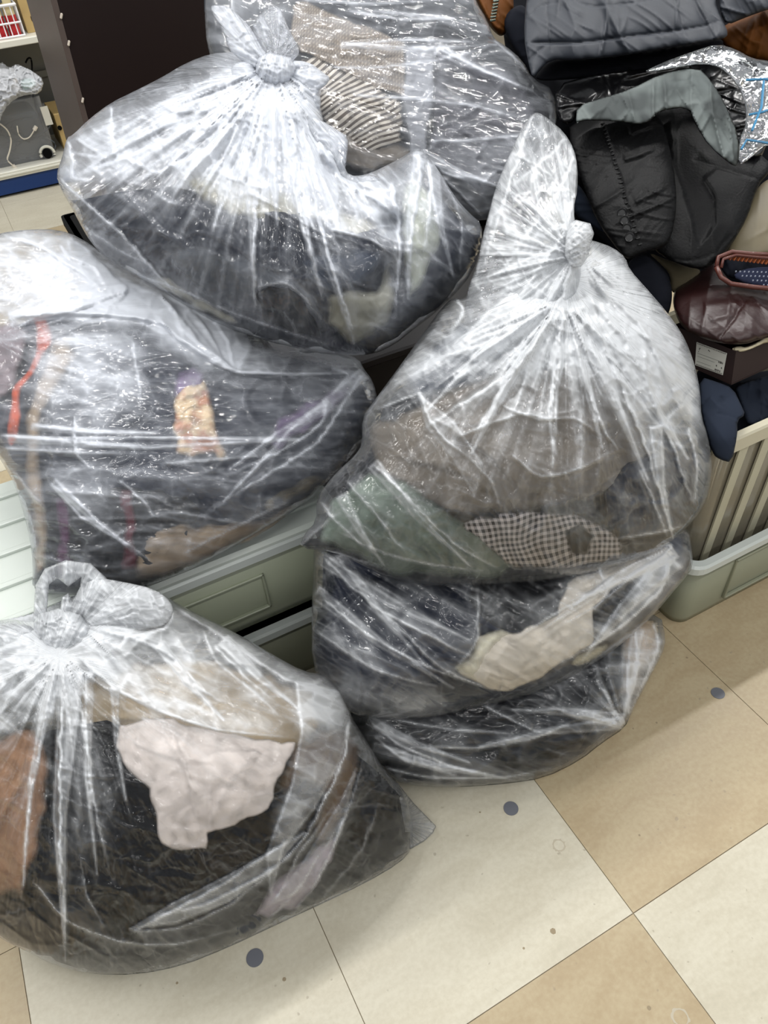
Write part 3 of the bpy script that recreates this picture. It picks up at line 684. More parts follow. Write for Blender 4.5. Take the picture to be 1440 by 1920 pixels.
s = Soft([(24, 146), (34, 148), (34, 158), (25, 157)], const(depth_of(30, 150, 'y', SY + .02)), .012, .01, 1.5); s.mesh('yellow_packet', M_CARD, mb_, floor=.2)
cb = thing('cardboard_box', 'cardboard box with a round hole on the lower shelf beside the cable box', 'box', (float(SP(112, 260, SY + .15)[0]), SY + .25, .118))
p = SP(100, 215, SY + .12); box('box_body', p[0], p[0] + .3, SY + .12, SY + .4, .118, p[2], M_CARD, cb, .002)
p = SP(112, 240, SY + .117); bm = bmesh.new(); bmesh.ops.create_cone(bm, cap_ends=True, segments=16, radius1=.011, radius2=.011, depth=.006); bmesh.ops.rotate(bm, verts=bm.verts, matrix=Matrix.Rotation(math.pi / 2, 3, 'X')); bmesh.ops.translate(bm, verts=bm.verts, vec=Vector(p)); bm_obj('hand_hole', bm, M_BLK, cb)
# on the upper deck: wire basket with red tins, card box
yk = SY + .09; p = SP(44, 56, yk); bx1 = float(p[0]); zb = z2 + .002
bk = thing('wire_basket', 'white wire basket holding red tins on the upper shelf', 'basket', (bx1 - .15, yk + .1, z2))
M_WIRE = plain('white_wire', srgb(225, 225, 228), .35)
zt_ = float(SP(44, 5, yk)[2])
for z_ in (zb + .004, (zb * .55 + zt_ * .45), zt_):
    bm = bmesh.new(); tube_bm(bm, [(bx1 - .34, yk, z_), (bx1, yk, z_), (bx1, yk + .22, z_), (bx1 - .34, yk + .22, z_), (bx1 - .34, yk, z_)], .0045 if z_ < zt_ else .007, 6); bm_obj('hoop', bm, M_WIRE, bk)
for k in range(13):
    x_ = bx1 - k * .027; bm = bmesh.new(); tube_bm(bm, [(x_, yk, zb), (x_, yk, zt_)], .0028, 6); bm_obj('wire', bm, M_WIRE, bk)
for k in range(7):
    y_ = yk + .03 + k * .027; bm = bmesh.new(); tube_bm(bm, [(bx1, y_, zb), (bx1, y_, zt_)], .0028, 6); bm_obj('wire', bm, M_WIRE, bk)
M_RED = plain('red_tin', srgb(186, 40, 46), .35); M_YEL = plain('cream_tin_top', srgb(206, 192, 150), .5)
for k in range(5):
    xt = bx1 - .035 - k * .058; tn = thing('tin', ('red tin with a cream top, ' + ('first', 'second', 'third', 'fourth', 'fifth')[k] + ' from the right in the white wire basket'), 'tin', (xt, yk + .04, zb), 'red tins in the wire basket')
    for (nm, za, zb_, mt, rr) in (('tin_body', zb, zb + .085, M_RED, .026), ('tin_top', zb + .085, zb + .15, M_YEL, .025)):
        bm = bmesh.new(); bmesh.ops.create_cone(bm, cap_ends=True, segments=20, radius1=rr, radius2=rr, depth=zb_ - za); bmesh.ops.translate(bm, verts=bm.verts, vec=Vector((xt, yk + .04, (za + zb_) / 2))); bm_obj(nm, bm, mt, tn, smooth=False)
blk = thing('dark_packet', 'dark folded packet lying on the red tins in the wire basket', 'packet', (bx1 - .16, yk + .1, zb + .15))
box('packet_body', bx1 - .30, bx1 - .02, yk + .02, yk + .18, zb + .152, zt_ + .03, M_CABL, blk, .02, seg=2)
p = SP(49, 52, yk + .06); kb = thing('cardboard_box', 'small cardboard box with a printed mark on the upper shelf beside the wire basket', 'box', (float(p[0]) + .1, yk + .15, z2))
box('box_body', p[0], p[0] + .22, yk + .06, yk + .26, z2, z2 + .30, M_CARD, kb, .002)
box('printed_mark', p[0] + .035, p[0] + .085, yk + .058, yk + .061, z2 + .045, z2 + .065, M_BLK, kb)
box('printed_mark', p[0] + .06, p[0] + .085, yk + .0575, yk + .061, z2 + .035, z2 + .045, M_CARD, kb)
# ================================================================ bags of clothes
M_FILM = film('bag_film_clear', (.84, .865, .90), base=.003, seed=1.0, gain=1.12, spec=.75)
M_FILM2 = film('bag_film_cool', (.79, .825, .90), base=.010, seed=4.0, gain=.9, spec=.75)
def bag(label, loc, group='clear plastic bags of clothes'): return thing('plastic_bag', label, 'bag', loc, group)
def garment(name, label, cat, outline, bagS, mat, layer=0, tf=.004, tb=.03, step=4.0, wr=(40, .006, 1, 20), rnd=0, flow=None, folds=(), gap=.010, thick=.02, holes=(), clip=None, par=None):
    o_ = np.array(outline, float)
    q = []                                      # cloth edges are never quite smooth
    for i in range(len(o_)):
        a, b = o_[i], o_[(i + 1) % len(o_)]; L_ = np.linalg.norm(b - a); n_ = max(1, int(L_ / 12)); nn = np.array([-(b - a)[1], (b - a)[0]]) / (L_ + 1e-6)
        for k in range(n_):
            p_ = a + (b - a) * k / n_; q.append(p_ + nn * (0 if L_ < 16 else 13 * (float(vn(np.array([p_[0] / 23]), np.array([p_[1] / 23]), 3)[0]) - .5)))
    s = Soft(q, None, tf, tb, step, holes=holes, rnd=rnd, follow=bagS, gap=gap, off=max(layer, -1) * .008, clip=clip, pw=.35)
    s.drape(wr[0] * 1.1, wr[1] * 1.5, wr[2], wr[3])
    for f in folds: s.fold(*f)
    o = s.mesh(name, mat, par, floor=.006, thick=thick)
    return o if par is not None else tag(o, label, cat)
NAVY = cloth('navy_cloth', srgb(28, 34, 50)); BLACK = cloth('black_cloth', srgb(15, 16, 20)); CHAR = cloth('charcoal_cloth', srgb(36, 38, 43)); DKBLUE = cloth('slate_blue_cloth', srgb(50, 60, 78), soft=16)
GREY = cloth('grey_cloth', srgb(92, 96, 104), soft=16); CREAM = cloth('cream_cloth', srgb(240, 230, 214), var=.08, soft=5); PINKC = cloth('pale_pink_cloth', srgb(244, 232, 224), var=.06, soft=5); BEIGE = cloth('beige_cloth', srgb(186, 164, 138), soft=16)
TAN = cloth('tan_cloth', srgb(170, 132, 104), soft=16); TAUPE = cloth('taupe_cloth', srgb(126, 118, 108), soft=16); SAGE = cloth('sage_cloth', srgb(116, 128, 117), soft=16); ORANGE = cloth('orange_cloth', srgb(214, 92, 52), soft=8); PLUM = cloth('plum_cloth', srgb(84, 40, 74), soft=8)
LILAC = cloth('lilac_cloth', srgb(120, 100, 136), soft=12); KHAKI = cloth('khaki_cloth', srgb(160, 148, 120), soft=16); BROWN = cloth('brown_cloth', srgb(96, 76, 58), soft=16); WINE = cloth('wine_cloth', srgb(98, 36, 48), soft=8)
IVORY = cloth('ivory_cloth', srgb(240, 234, 210), var=.08, soft=16)
TWEED = cloth('tweed_cloth', srgb(158, 147, 134), srgb(114, 105, 96), 'tweed', 1.0, soft=5); STRIPE = cloth('striped_knit', srgb(206, 198, 186), srgb(96, 86, 78), 'stripe', 1.15, ang=-62, soft=7)
CHECK = cloth('checked_cloth', srgb(214, 206, 204), srgb(48, 46, 50), 'check', 1.05, ang=8, soft=7); GREYLT = cloth('light_grey_cloth', srgb(136, 138, 144), soft=6); FLORAL = cloth('floral_cloth', srgb(226, 200, 164), srgb(200, 146, 116), 'blotch', 1.0, soft=10)

# ---- front left bag, standing on the floor
bF = bag('clear bag with a white shirt and black clothes, knotted with a loop, nearest at left', (0, .75, 0))
F_out = [(-70, 1200), (-20, 1165), (20, 1160), (60, 1168), (100, 1150), (150, 1110), (200, 1085), (240, 1092), (285, 1103), (342, 1137), (399, 1165), (456, 1194), (512, 1228), (569, 1259), (606, 1264), (632, 1279), (649, 1313), (661, 1347), (683, 1382), (717, 1439), (752, 1478), (768, 1510), (776, 1550), (772, 1592), (750, 1618), (683, 1657), (598, 1697), (512, 1737), (427, 1777), (342, 1811), (256, 1828), (171, 1827), (102, 1811), (46, 1782), (0, 1760), (-60, 1715), (-90, 1500)]
FD = plane3((200, 1826, 1.214), (774, 1590, 1.325), (110, 1160, 1.20))
sF = Soft(F_out, FD, .20, .22, 3.0, lumps=((420, 1440, 150, .02), (560, 1400, 120, .015)))
sF.radial(110, 1230, 1.0)
sF.pleats(112, 1225, .012, .34, 22, 26, 430, 20, 170, 3); sF.pleats(150, 1170, .008, .18, 20, 40, 480, -10, 60, 5)
sF.crumple(58, .010, 0.030, 2, 30, 1.8); sF.crumple(24, .0035, 0.016, 9, 35, 2.2)
sF.area([(150, 1090), (640, 1270), (655, 1340), (560, 1360), (480, 1385), (380, 1375), (280, 1340), (200, 1280), (130, 1200)], .30, 40)
sF.area([(-60, 1160), (110, 1160), (140, 1250), (90, 1350), (-60, 1420)], .34, 50)
sF.area([(560, 1270), (655, 1290), (658, 1360), (640, 1440), (590, 1510), (530, 1600), (500, 1560), (550, 1430), (570, 1350)], .22, 30)
sF.glow(112, 1200, 90, .5)
for pts, w, a, h in (([(120, 1240), (112, 1400), (112, 1600), (125, 1780)], 9, .012, .38), ([(130, 1240), (165, 1400), (175, 1500), (205, 1640)], 6, .007, .30), ([(100, 1250), (70, 1440), (45, 1560), (42, 1690)], 6, .007, .30),
                     ([(90, 1230), (30, 1290), (0, 1340)], 6, .006, .3), ([(75, 1215), (20, 1230), (-30, 1260)], 6, .006, .3), ([(150, 1230), (210, 1290), (290, 1330), (400, 1370), (560, 1385)], 8, .010, .42),
                     ([(655, 1345), (650, 1410), (610, 1500), (560, 1590), (500, 1640), (380, 1700), (280, 1720)], 5, .006, .34), ([(300, 1120), (325, 1150), (310, 1180), (240, 1195), (225, 1215)], 8, .012, .36),
                     ([(250, 1745), (300, 1720), (420, 1660), (560, 1560)], 6, .005, .3), ([(240, 1745), (330, 1745), (430, 1700), (600, 1560)], 5, .004, .24), ([(60, 1650), (120, 1730), (230, 1770), (330, 1775), (480, 1730)], 6, .005, .30),
                     ([(530, 1735), (600, 1650), (660, 1500), (690, 1400)], 5, .004, .22), ([(480, 1750), (560, 1670), (640, 1540)], 4, .003, .22), ([(600, 1690), (680, 1600), (720, 1480)], 4, .003, .18), ([(200, 1740), (160, 1680), (150, 1600)], 5, .004, .2),
                     ([(330, 1140), (430, 1200), (540, 1280), (620, 1290)], 8, .008, .26), ([(260, 1200), (330, 1230), (370, 1290), (420, 1320)], 7, .008, .3), ([(400, 1210), (450, 1260), (520, 1320)], 5, .006, .26),
                     ([(380, 1180), (400, 1240), (470, 1290), (530, 1350)], 5, .005, .24), ([(515, 1690), (560, 1600), (640, 1490)], 4, .003, .2)):
    sF.fold(pts, w, a, h)
for a, b, w in (((134, 1262), (122, 1800), 46), ((168, 1262), (182, 1640), 16), ((98, 1262), (44, 1660), 16), ((64, 1225), (-20, 1320), 18), ((215, 1290), (236, 1500), 14), ((60, 1200), (-30, 1235), 16), ((420, 1200), (560, 1330), 22), ((300, 1210), (420, 1350), 20)):
    sF.wedge(a, b, w, .17, .26)
sF.flap([(556, 1280), (652, 1300), (657, 1350), (636, 1430), (592, 1512), (530, 1590), (508, 1680), (500, 1600), (548, 1470), (566, 1370)], .12, .20)
sF.flap([(242, 1742), (330, 1690), (430, 1640), (570, 1562), (520, 1620), (430, 1690), (330, 1730)], .22, .16); sF.flap([(500, 1700), (560, 1630), (640, 1500), (668, 1440), (640, 1560), (590, 1660)], .16, .14)
sF.mesh('bag_film', M_FILM, bF)
# flat empty corner of film lying on the floor
sT = Soft([(735, 1455), (775, 1505), (818, 1549), (812, 1562), (796, 1577), (770, 1592), (740, 1608), (720, 1560)], lambda x, y: (0 - CAM_Z) / ray(x, y)[..., 2] - .016, .004, .004, 2.5, rnd=0).radial(740, 1540).crumple(18, .004, 0.090, 4)
sT.mesh('film_corner', M_FILM, bF, floor=.002, base_haze=.16)
# knot, loops and gathered film
def gather(name, outline, D, tf, par, mat, haze=.35, cx=None, cy=None, n=14, step=2.5, holes=(), rnd=1, amp=.007, cr=(16, .006), seed=3):
    s = Soft(outline, D if callable(D) else const(D), tf, tf * .7, step, holes=holes, rnd=rnd)
    if cx is not None: s.pleats(cx, cy, amp, .35, n, 6, 260, seed=seed, sharp=2.0); s.radial(cx, cy, 2.0)
    s.crumple(cr[0], cr[1], .12, seed + 1, 20, 1.6); s.wrinkle(9, .002, seed + 2, 60, 3, .1)
    return s.mesh(name, mat, par, base_haze=haze)
gather('knot', [(62, 1168), (70, 1150), (110, 1140), (150, 1150), (178, 1175), (170, 1205), (150, 1228), (118, 1242), (88, 1232), (70, 1205)], 1.125, .045, bF, M_FILM, .36, 60, 1330, 60, amp=.010, cr=(15, .012), rnd=0)
gather('loop', [(62, 1166), (66, 1098), (84, 1066), (124, 1050), (170, 1056), (200, 1084), (196, 1130), (180, 1168), (150, 1190), (95, 1180)], 1.13, .012, bF, M_FILM, .26, 110, 1200, 16, amp=.010, cr=(24, .012), rnd=0, holes=[[(88, 1146), (92, 1096), (108, 1084), (128, 1100), (152, 1082), (150, 1100), (136, 1128), (128, 1112), (116, 1120), (112, 1150)]])
gather('ruffle', [(165, 1080), (228, 1090), (290, 1104), (322, 1128), (326, 1152), (308, 1176), (270, 1186), (240, 1198), (222, 1222), (236, 1262), (205, 1280), (170, 1240), (160, 1180), (150, 1130)], 1.12, .025, bF, M_FILM, .30, 140, 1180, 14, amp=.006)
gather('gathered_film', [(-40, 1185), (10, 1165), (60, 1172), (90, 1200), (100, 1240), (60, 1262), (20, 1300), (-40, 1330)], 1.14, .03, bF, M_FILM, .18, 110, 1210, 14)
garment('bundle', 'black clothes bundled at the bottom of the front left bag', 'clothes', list(map(tuple, shrink(F_out, 7))), sF, BLACK, 3, .02, .1, wr=(60, .012, 2, -30), clip=under([(20, 1420), (90, 1370), (200, 1350), (330, 1400), (480, 1440), (600, 1400), (650, 1400), (700, 1440), (748, 1490), (760, 1560), (750, 1600), (680, 1640), (590, 1680), (500, 1715), (400, 1755), (300, 1790), (180, 1790), (90, 1765), (30, 1700), (10, 1560)]))
garment('sweater', 'beige sweater crammed behind the white shirt in the front left bag', 'sweater', [(140, 1280), (260, 1240), (400, 1240), (520, 1270), (590, 1300), (600, 1360), (560, 1420), (420, 1440), (250, 1430), (150, 1380)], sF, cloth('oat_cloth', srgb(206, 184, 150), soft=14), 5, .02, .1, gap=.035)
garment('shirt', 'folded white shirt showing at the middle of the front left bag', 'shirt', [(222, 1355), (300, 1345), (400, 1370), (480, 1385), (552, 1390), (548, 1420), (520, 1460), (505, 1520), (440, 1545), (395, 1565), (388, 1588), (340, 1594), (302, 1582), (296, 1540), (278, 1480), (240, 1440), (216, 1400)], sF, PINKC, 0, .010, .03, wr=(50, .006, 4, 60), thick=.015,
        folds=(([(330, 1370), (350, 1450), (380, 1580)], 6, .007, 0), ([(480, 1400), (420, 1480), (390, 1560)], 6, .005, 0), ([(250, 1390), (310, 1420), (400, 1430)], 7, .005, 0)))
garment('coat', 'tan coat along the left side of the front left bag', 'coat', [(-70, 1400), (0, 1380), (70, 1360), (88, 1400), (92, 1500), (70, 1600), (40, 1680), (0, 1680), (-70, 1640)], sF, TAN, 1, .012, .03, wr=(50, .008, 6, 80))
garment('scarf', 'brown scarf folded at the right of the front left bag, beside the white shirt', 'scarf', [(545, 1400), (600, 1370), (650, 1360), (672, 1400), (668, 1470), (640, 1540), (600, 1600), (585, 1560), (600, 1480), (570, 1470), (540, 1490), (520, 1480), (535, 1430)], sF, BROWN, 1, .012, .03, wr=(40, .006, 7, 70))
garment('blouse', 'pale lilac blouse low at the right of the front left bag', 'blouse', [(520, 1640), (580, 1600), (640, 1560), (625, 1600), (600, 1650), (560, 1700), (505, 1722), (470, 1720)], sF, cloth('pale_lilac', srgb(190, 180, 190), soft=14), 0, .008, .02, wr=(25, .005, 8, 70))

# ---- right stack: bottom bag
bA = bag('flattened clear bag of black clothes at the bottom of the right stack', (.62, .85, 0))
A_out = [(640, 1330), (700, 1270), (800, 1235), (1000, 1190), (1170, 1150), (1238, 1150), (1249, 1197), (1243, 1225), (1215, 1276), (1184, 1336), (1172, 1365), (1130, 1392), (1088, 1426), (1021, 1459), (949, 1470), (866, 1476), (793, 1476), (738, 1465), (699, 1426), (672, 1390)]
sA = Soft(A_out, plane3((866, 1476, 1.405), (1243, 1200, 1.56), (690, 1250, 1.46)), .13, .14, 3.0)
sA.linear(12, 6); sA.wrinkle(34, .012, 3, 10, 5, .16); sA.wrinkle(15, .005, 6, 22, 5, .16); sA.crumple(60, .012, 0.060, 12, -15, 1.6); sA.pleats(1170, 1362, .008, .25, 18, 10, 240, 180, 330, 5)
sA.area([(1150, 1200), (1245, 1180), (1220, 1280), (1175, 1350), (1160, 1330)], .14, 16)
for pts, w, a, h in (([(1172, 1360), (1140, 1310), (1120, 1270)], 4, .006, .35), ([(800, 1400), (900, 1405), (1010, 1385), (1100, 1340)], 6, .006, .25), ([(720, 1440), (800, 1460), (950, 1460), (1040, 1440)], 6, .005, .3), ([(700, 1380), (760, 1430), (860, 1455)], 4, .004, .3),
                     ([(690, 1350), (750, 1400), (850, 1440), (960, 1460)], 4, .004, .3), ([(740, 1350), (850, 1370), (960, 1375)], 4, .003, .2), ([(900, 1320), (1000, 1370), (1020, 1375)], 4, .003, .24), ([(1180, 1150), (1200, 1230), (1180, 1310)], 5, .005, .3), ([(1225, 1165), (1235, 1215), (1205, 1280), (1176, 1355)], 4, .003, .3)):
    sA.fold(pts, w, a, h)
for a, b, w in (((1168, 1352), (960, 1330), 26), ((1168, 1356), (900, 1400), 22), ((700, 1400), (960, 1462), 16), ((690, 1350), (880, 1430), 18), ((1195, 1180), (1178, 1340), 24)): sA.wedge(a, b, w, .16, .24)
sA.mesh('bag_film', M_FILM, bA)
garment('trousers', 'black trousers packed in the bottom bag of the right stack', 'trousers', list(map(tuple, shrink(A_out, 7))), sA, BLACK, 2, .02, .08, wr=(50, .008, 3, 5), clip=under([(660, 1290), (800, 1230), (1000, 1180), (1150, 1140), (1190, 1240), (1160, 1330), (1120, 1375), (1070, 1410), (1000, 1440), (900, 1455), (800, 1455), (745, 1440), (705, 1400)]))
garment('shirt', 'charcoal shirt with a pale fold in the bottom bag of the right stack', 'shirt', [(880, 1380), (980, 1350), (1090, 1320), (1130, 1340), (1090, 1390), (1000, 1420), (900, 1410)], sA, CHAR, 0, .010, .02, wr=(30, .006, 5, -20))
garment('scarf', 'beige scarf at the right end of the bottom bag of the right stack', 'scarf', [(1160, 1180), (1200, 1160), (1236, 1170), (1238, 1210), (1205, 1275), (1180, 1320), (1160, 1300), (1165, 1240)], sA, BEIGE, 0, .008, .02, wr=(20, .006, 6, 80))

# ---- right stack: middle bag
bB = bag('clear bag with a white towel and navy clothes in the middle of the right stack', (.6, .85, .15))
B_out = [(588, 1020), (640, 990), (760, 985), (1000, 980), (1230, 960), (1290, 990), (1299, 1040), (1299, 1064), (1284, 1085), (1262, 1110), (1227, 1152), (1171, 1204), (1116, 1243), (1060, 1276), (977, 1310), (893, 1326), (810, 1347), (727, 1348), (654, 1341), (610, 1290), (585, 1247), (584, 1147), (588, 1060)]
sB = Soft(B_out, plane3((810, 1347, 1.335), (1290, 1030, 1.47), (590, 1080, 1.36)), .17, .12, 3.0, lumps=((800, 1200, 130, .02),))
sB.linear(28, 6); sB.wrinkle(26, .008, 13, 28, 6, .16); sB.wrinkle(12, .003, 16, 34, 6, .14); sB.crumple(60, .008, 0.048, 22, -40, 1.6); sB.pleats(1265, 1020, .010, .34, 22, 12, 330, 120, 200, 5); sB.pleats(596, 1030, .008, .2, 20, 12, 380, 10, 85, 6)
sB.area([(585, 1240), (700, 1290), (850, 1310), (820, 1345), (680, 1345), (600, 1300)], .18, 30)
sB.area([(1180, 1080), (1270, 1010), (1299, 1050), (1240, 1130), (1170, 1195), (1150, 1180), (1190, 1120)], .2, 20)
for pts, w, a, h in (([(895, 1110), (900, 1200), (850, 1260)], 5, .004, .25), ([(600, 1040), (700, 1140), (800, 1190), (900, 1240)], 5, .005, .28), ([(640, 1040), (760, 1060), (880, 1080)], 5, .005, .2), ([(1260, 1035), (1180, 1080), (1060, 1140), (960, 1200)], 5, .005, .35),
                     ([(1265, 1040), (1240, 1110), (1150, 1190), (1040, 1250)], 6, .006, .4), ([(1120, 1060), (1140, 1110), (1110, 1150)], 4, .003, .3), ([(600, 1120), (700, 1200), (820, 1260), (920, 1290)], 4, .004, .26), ([(590, 1180), (700, 1260), (830, 1290)], 4, .003, .22), ([(720, 1150), (830, 1260), (940, 1300)], 4, .003, .22)):
    sB.fold(pts, w, a, h)
for a, b, w in (((600, 1045), (880, 1200), 26), ((592, 1110), (850, 1290), 26), ((1262, 1030), (1020, 1180), 34), ((1262, 1050), (1090, 1240), 40), ((640, 1040), (800, 1250), 18)): sB.wedge(a, b, w, .13, .22)
sB.mesh('bag_film', M_FILM, bB)
garment('jacket', 'dark navy jacket filling the left of the middle bag in the right stack', 'jacket', list(map(tuple, shrink(B_out, 7))), sB, NAVY, 4, .02, .08, wr=(60, .010, 3, 30), clip=under([(606, 1040), (760, 960), (1000, 930), (1200, 950), (1265, 1000), (1262, 1070), (1200, 1150), (1130, 1210), (1050, 1260), (960, 1290), (860, 1305), (740, 1315), (660, 1305), (615, 1250), (604, 1140)]))
garment('jumper', 'black jumper below the checked cloth in the middle bag of the right stack', 'jumper', [(880, 1040), (1000, 1030), (1180, 1010), (1230, 1040), (1200, 1130), (1130, 1200), (1030, 1190), (920, 1180), (880, 1120)], sB, BLACK, 2, .012, .03, wr=(30, .006, 7, 90))
garment('towel', 'cream white towel in the middle bag of the right stack', 'towel', [(1060, 1090), (1200, 1040), (1250, 1020), (1270, 1040), (1200, 1080), (1150, 1110), (1115, 1140), (1112, 1210), (1060, 1240), (1010, 1275), (960, 1300), (900, 1290), (855, 1262), (890, 1230), (895, 1190), (975, 1183), (1040, 1150)], sB, CREAM, 0, .010, .02, wr=(30, .006, 5, 40), thick=.012)
garment('fleece', 'ivory fleece edge sticking out under the white towel', 'fleece', [(890, 1190), (940, 1180), (975, 1186), (930, 1210), (905, 1240), (900, 1285), (870, 1275), (848, 1252), (880, 1235)], sB, IVORY, -.4, .008, .012, wr=(10, .004, 5, 40), thick=.01)
garment('sock', 'ivory sock tucked at the right end of the white towel', 'sock', [(1080, 1225), (1120, 1210), (1150, 1202), (1140, 1222), (1100, 1245), (1070, 1250)], sB, IVORY, -.2, .008, .012, wr=(10, .003, 5, 40), thick=.01)

# ---- right stack: top bag with the tall neck
bC = bag('large clear bag with a tall twisted neck on top of the right stack', (.62, .85, .3))
C_out = [(893, 520), (930, 500), (1000, 470), (1060, 440), (1110, 450), (1150, 464), (1173, 483), (1180, 505), (1215, 544), (1249, 583), (1277, 622), (1293, 655), (1304, 689), (1313, 733), (1315, 783), (1329, 817), (1336, 856), (1331, 922), (1312, 961), (1288, 989), (1249, 1024), (1188, 1052), (1115, 1074), (1004, 1091), (893, 1099), (810, 1101), (743, 1090), (671, 1056), (627, 1034), (560, 1028), (571, 1000), (593, 978), (593, 933), (627, 889), (665, 855), (679, 833), (679, 783), (699, 755), (727, 717), (760, 672), (799, 617), (829, 576), (849, 557), (871, 562)]
sC = Soft(C_out, plane3((860, 1100, 1.25), (1330, 860, 1.345), (1060, 460, 1.27)), .21, .14, 3.0, lumps=((1000, 900, 160, .03), (1200, 650, 110, .02), (800, 620, 70, -.02)))
sC.radial(1060, 520, 1.0)
sC.pleats(1055, 560, .014, .38, 28, 30, 480, 30, 170, 3); sC.pleats(1090, 480, .010, .3, 22, 20, 420, 10, 70, 4); sC.crumple(60, .010, 0.060, 32, 60, 1.6); sC.crumple(26, .0045, 0.05, 35, 40, 1.5)
sC.area([(840, 570), (1060, 460), (1180, 490), (1300, 660), (1315, 780), (1240, 800), (1180, 730), (1080, 680), (960, 700), (860, 700), (740, 740), (780, 640)], .26, 50)
sC.area([(1180, 640), (1300, 680), (1320, 820), (1270, 840), (1200, 760)], .16, 30)
sC.glow(1075, 520, 90, .40); sC.glow(1120, 620, 110, .18)
for pts, w, a, h in (([(1060, 540), (1010, 640), (960, 700), (860, 760), (800, 800)], 9, .014, .42), ([(1050, 560), (980, 680), (910, 780), (880, 840)], 7, .010, .36), ([(1065, 560), (1040, 680), (1030, 800), (1045, 860)], 6, .008, .34), ([(1072, 560), (1090, 700), (1130, 800), (1160, 850)], 7, .009, .36),
                     ([(1080, 550), (1150, 680), (1190, 780), (1220, 860), (1260, 1010)], 7, .009, .36), ([(1090, 540), (1180, 640), (1230, 760), (1270, 860), (1300, 950)], 8, .010, .38), ([(1100, 520), (1200, 600), (1250, 700), (1275, 770)], 9, .012, .4), ([(1110, 500), (1190, 560), (1260, 640), (1296, 700)], 7, .008, .34),
                     ([(785, 735), (800, 780), (830, 820), (880, 860)], 6, .008, .30), ([(790, 735), (700, 770)], 5, .005, .25), ([(1030, 570), (940, 640), (860, 660), (800, 680)], 7, .009, .36), ([(1020, 560), (930, 600), (850, 640)], 6, .007, .3), ([(855, 560), (870, 580), (850, 620)], 5, .005, .35),
                     ([(700, 870), (780, 950), (860, 1030), (960, 1080)], 6, .006, .30), ([(650, 900), (700, 960), (760, 1040)], 5, .005, .26), ([(600, 940), (640, 990), (700, 1040)], 5, .005, .26), ([(640, 1000), (720, 1040), (810, 1060), (930, 1075)], 4, .004, .25),
                     ([(880, 860), (920, 900), (940, 960)], 6, .009, .2), ([(940, 760), (1010, 790), (1080, 780), (1130, 820)], 6, .008, .24), ([(960, 850), (1010, 900), (1090, 880), (1160, 840)], 8, .010, .2), ([(1160, 1010), (1230, 1000), (1290, 985)], 5, .005, .3), ([(560, 1028), (600, 990), (640, 960)], 5, .005, .2),
                     ([(860, 820), (980, 770), (1040, 790)], 6, .008, .22), ([(1200, 880), (1230, 950), (1250, 1015)], 5, .005, .28), ([(1290, 800), (1310, 870), (1300, 950)], 5, .004, .3)):
    sC.fold(pts, w, a, h)
for a, b, w in (((1048, 570), (885, 850), 34), ((1062, 575), (1036, 870), 30), ((1080, 575), (1130, 840), 30), ((1095, 560), (1215, 900), 34), ((1110, 540), (1290, 860), 40), ((1030, 560), (800, 770), 34), ((1000, 545), (850, 650), 40), ((1125, 520), (1290, 700), 40), ((700, 870), (880, 1060), 22), ((640, 930), (720, 1060), 20), ((1230, 800), (1262, 1010), 22)):
    sC.wedge(a, b, w, .15, .26)
sC.flap([(785, 740), (850, 790), (905, 870), (890, 930), (850, 860), (800, 800)], .12, .22)
sC.mesh('bag_film', M_FILM, bC, base_haze=.06)
neckD = plane3((1060, 500, 1.16), (940, 480, 1.20), (1010, 220, 1.24))
sN = Soft([(872, 566), (880, 532), (894, 498), (904, 446), (916, 402), (926, 362), (943, 317), (958, 284), (968, 262), (980, 234), (1000, 212), (1010, 211), (1028, 222), (1058, 248), (1076, 278), (1083, 311), (1083, 356), (1075, 392), (1082, 440), (1092, 500), (1080, 560), (1050, 600), (1010, 640), (950, 640), (900, 640), (870, 610)], neckD, .05, .05, 2.5)
sN.radial(1075, 470, 1.6); sN.pleats(1075, 480, .009, .34, 26, 12, 330, 90, 290, 3); sN.crumple(30, .007, 0.132, 42, 70, 1.8); sN.wrinkle(12, .003, 5, 110, 4, .14)
sN.area([(900, 500), (1070, 380), (1090, 560), (1000, 640)], .18, 60)
for pts, w, a, h in (([(1004, 213), (985, 250), (960, 330), (930, 420), (900, 520)], 4, .003, .3), ([(1060, 260), (1020, 300), (960, 350)], 5, .005, .26), ([(1078, 290), (1050, 360), (990, 440), (930, 520)], 5, .006, .3), ([(1080, 360), (1060, 440), (1000, 520), (940, 600)], 6, .008, .34), ([(1080, 420), (1075, 500), (1040, 590)], 8, .009, .4), ([(960, 290), (1010, 310), (1050, 350)], 4, .004, .12)):
    sN.fold(pts, w, a, h)
for a, b, w in (((1078, 440), (1040, 270), 26), ((1070, 450), (960, 360), 24), ((1074, 470), (915, 520), 30), ((1076, 490), (1000, 620), 26)): sN.wedge(a, b, w, .12, .2)
sN.mesh('bag_neck', M_FILM, bC, base_haze=.16)
gather('knot', [(1068, 420), (1080, 412), (1107, 419), (1114, 438), (1108, 456), (1104, 480), (1090, 500), (1070, 502), (1058, 480), (1060, 445)], 1.12, .035, bC, M_FILM, .40, 990, 520, 60, amp=.008, cr=(13, .010), rnd=0)
garment('bundle', 'navy and grey clothes packed at the back of the tall-necked bag', 'clothes', list(map(tuple, shrink(C_out, 7))), sC, CHAR, 5, .02, .08, gap=.02, wr=(60, .012, 3, 30), clip=under([(720, 760), (800, 680), (900, 640), (1050, 620), (1180, 640), (1270, 760), (1310, 850), (1300, 930), (1240, 1005), (1110, 1055), (950, 1075), (800, 1080), (700, 1045), (620, 1010), (620, 940), (690, 860)]))
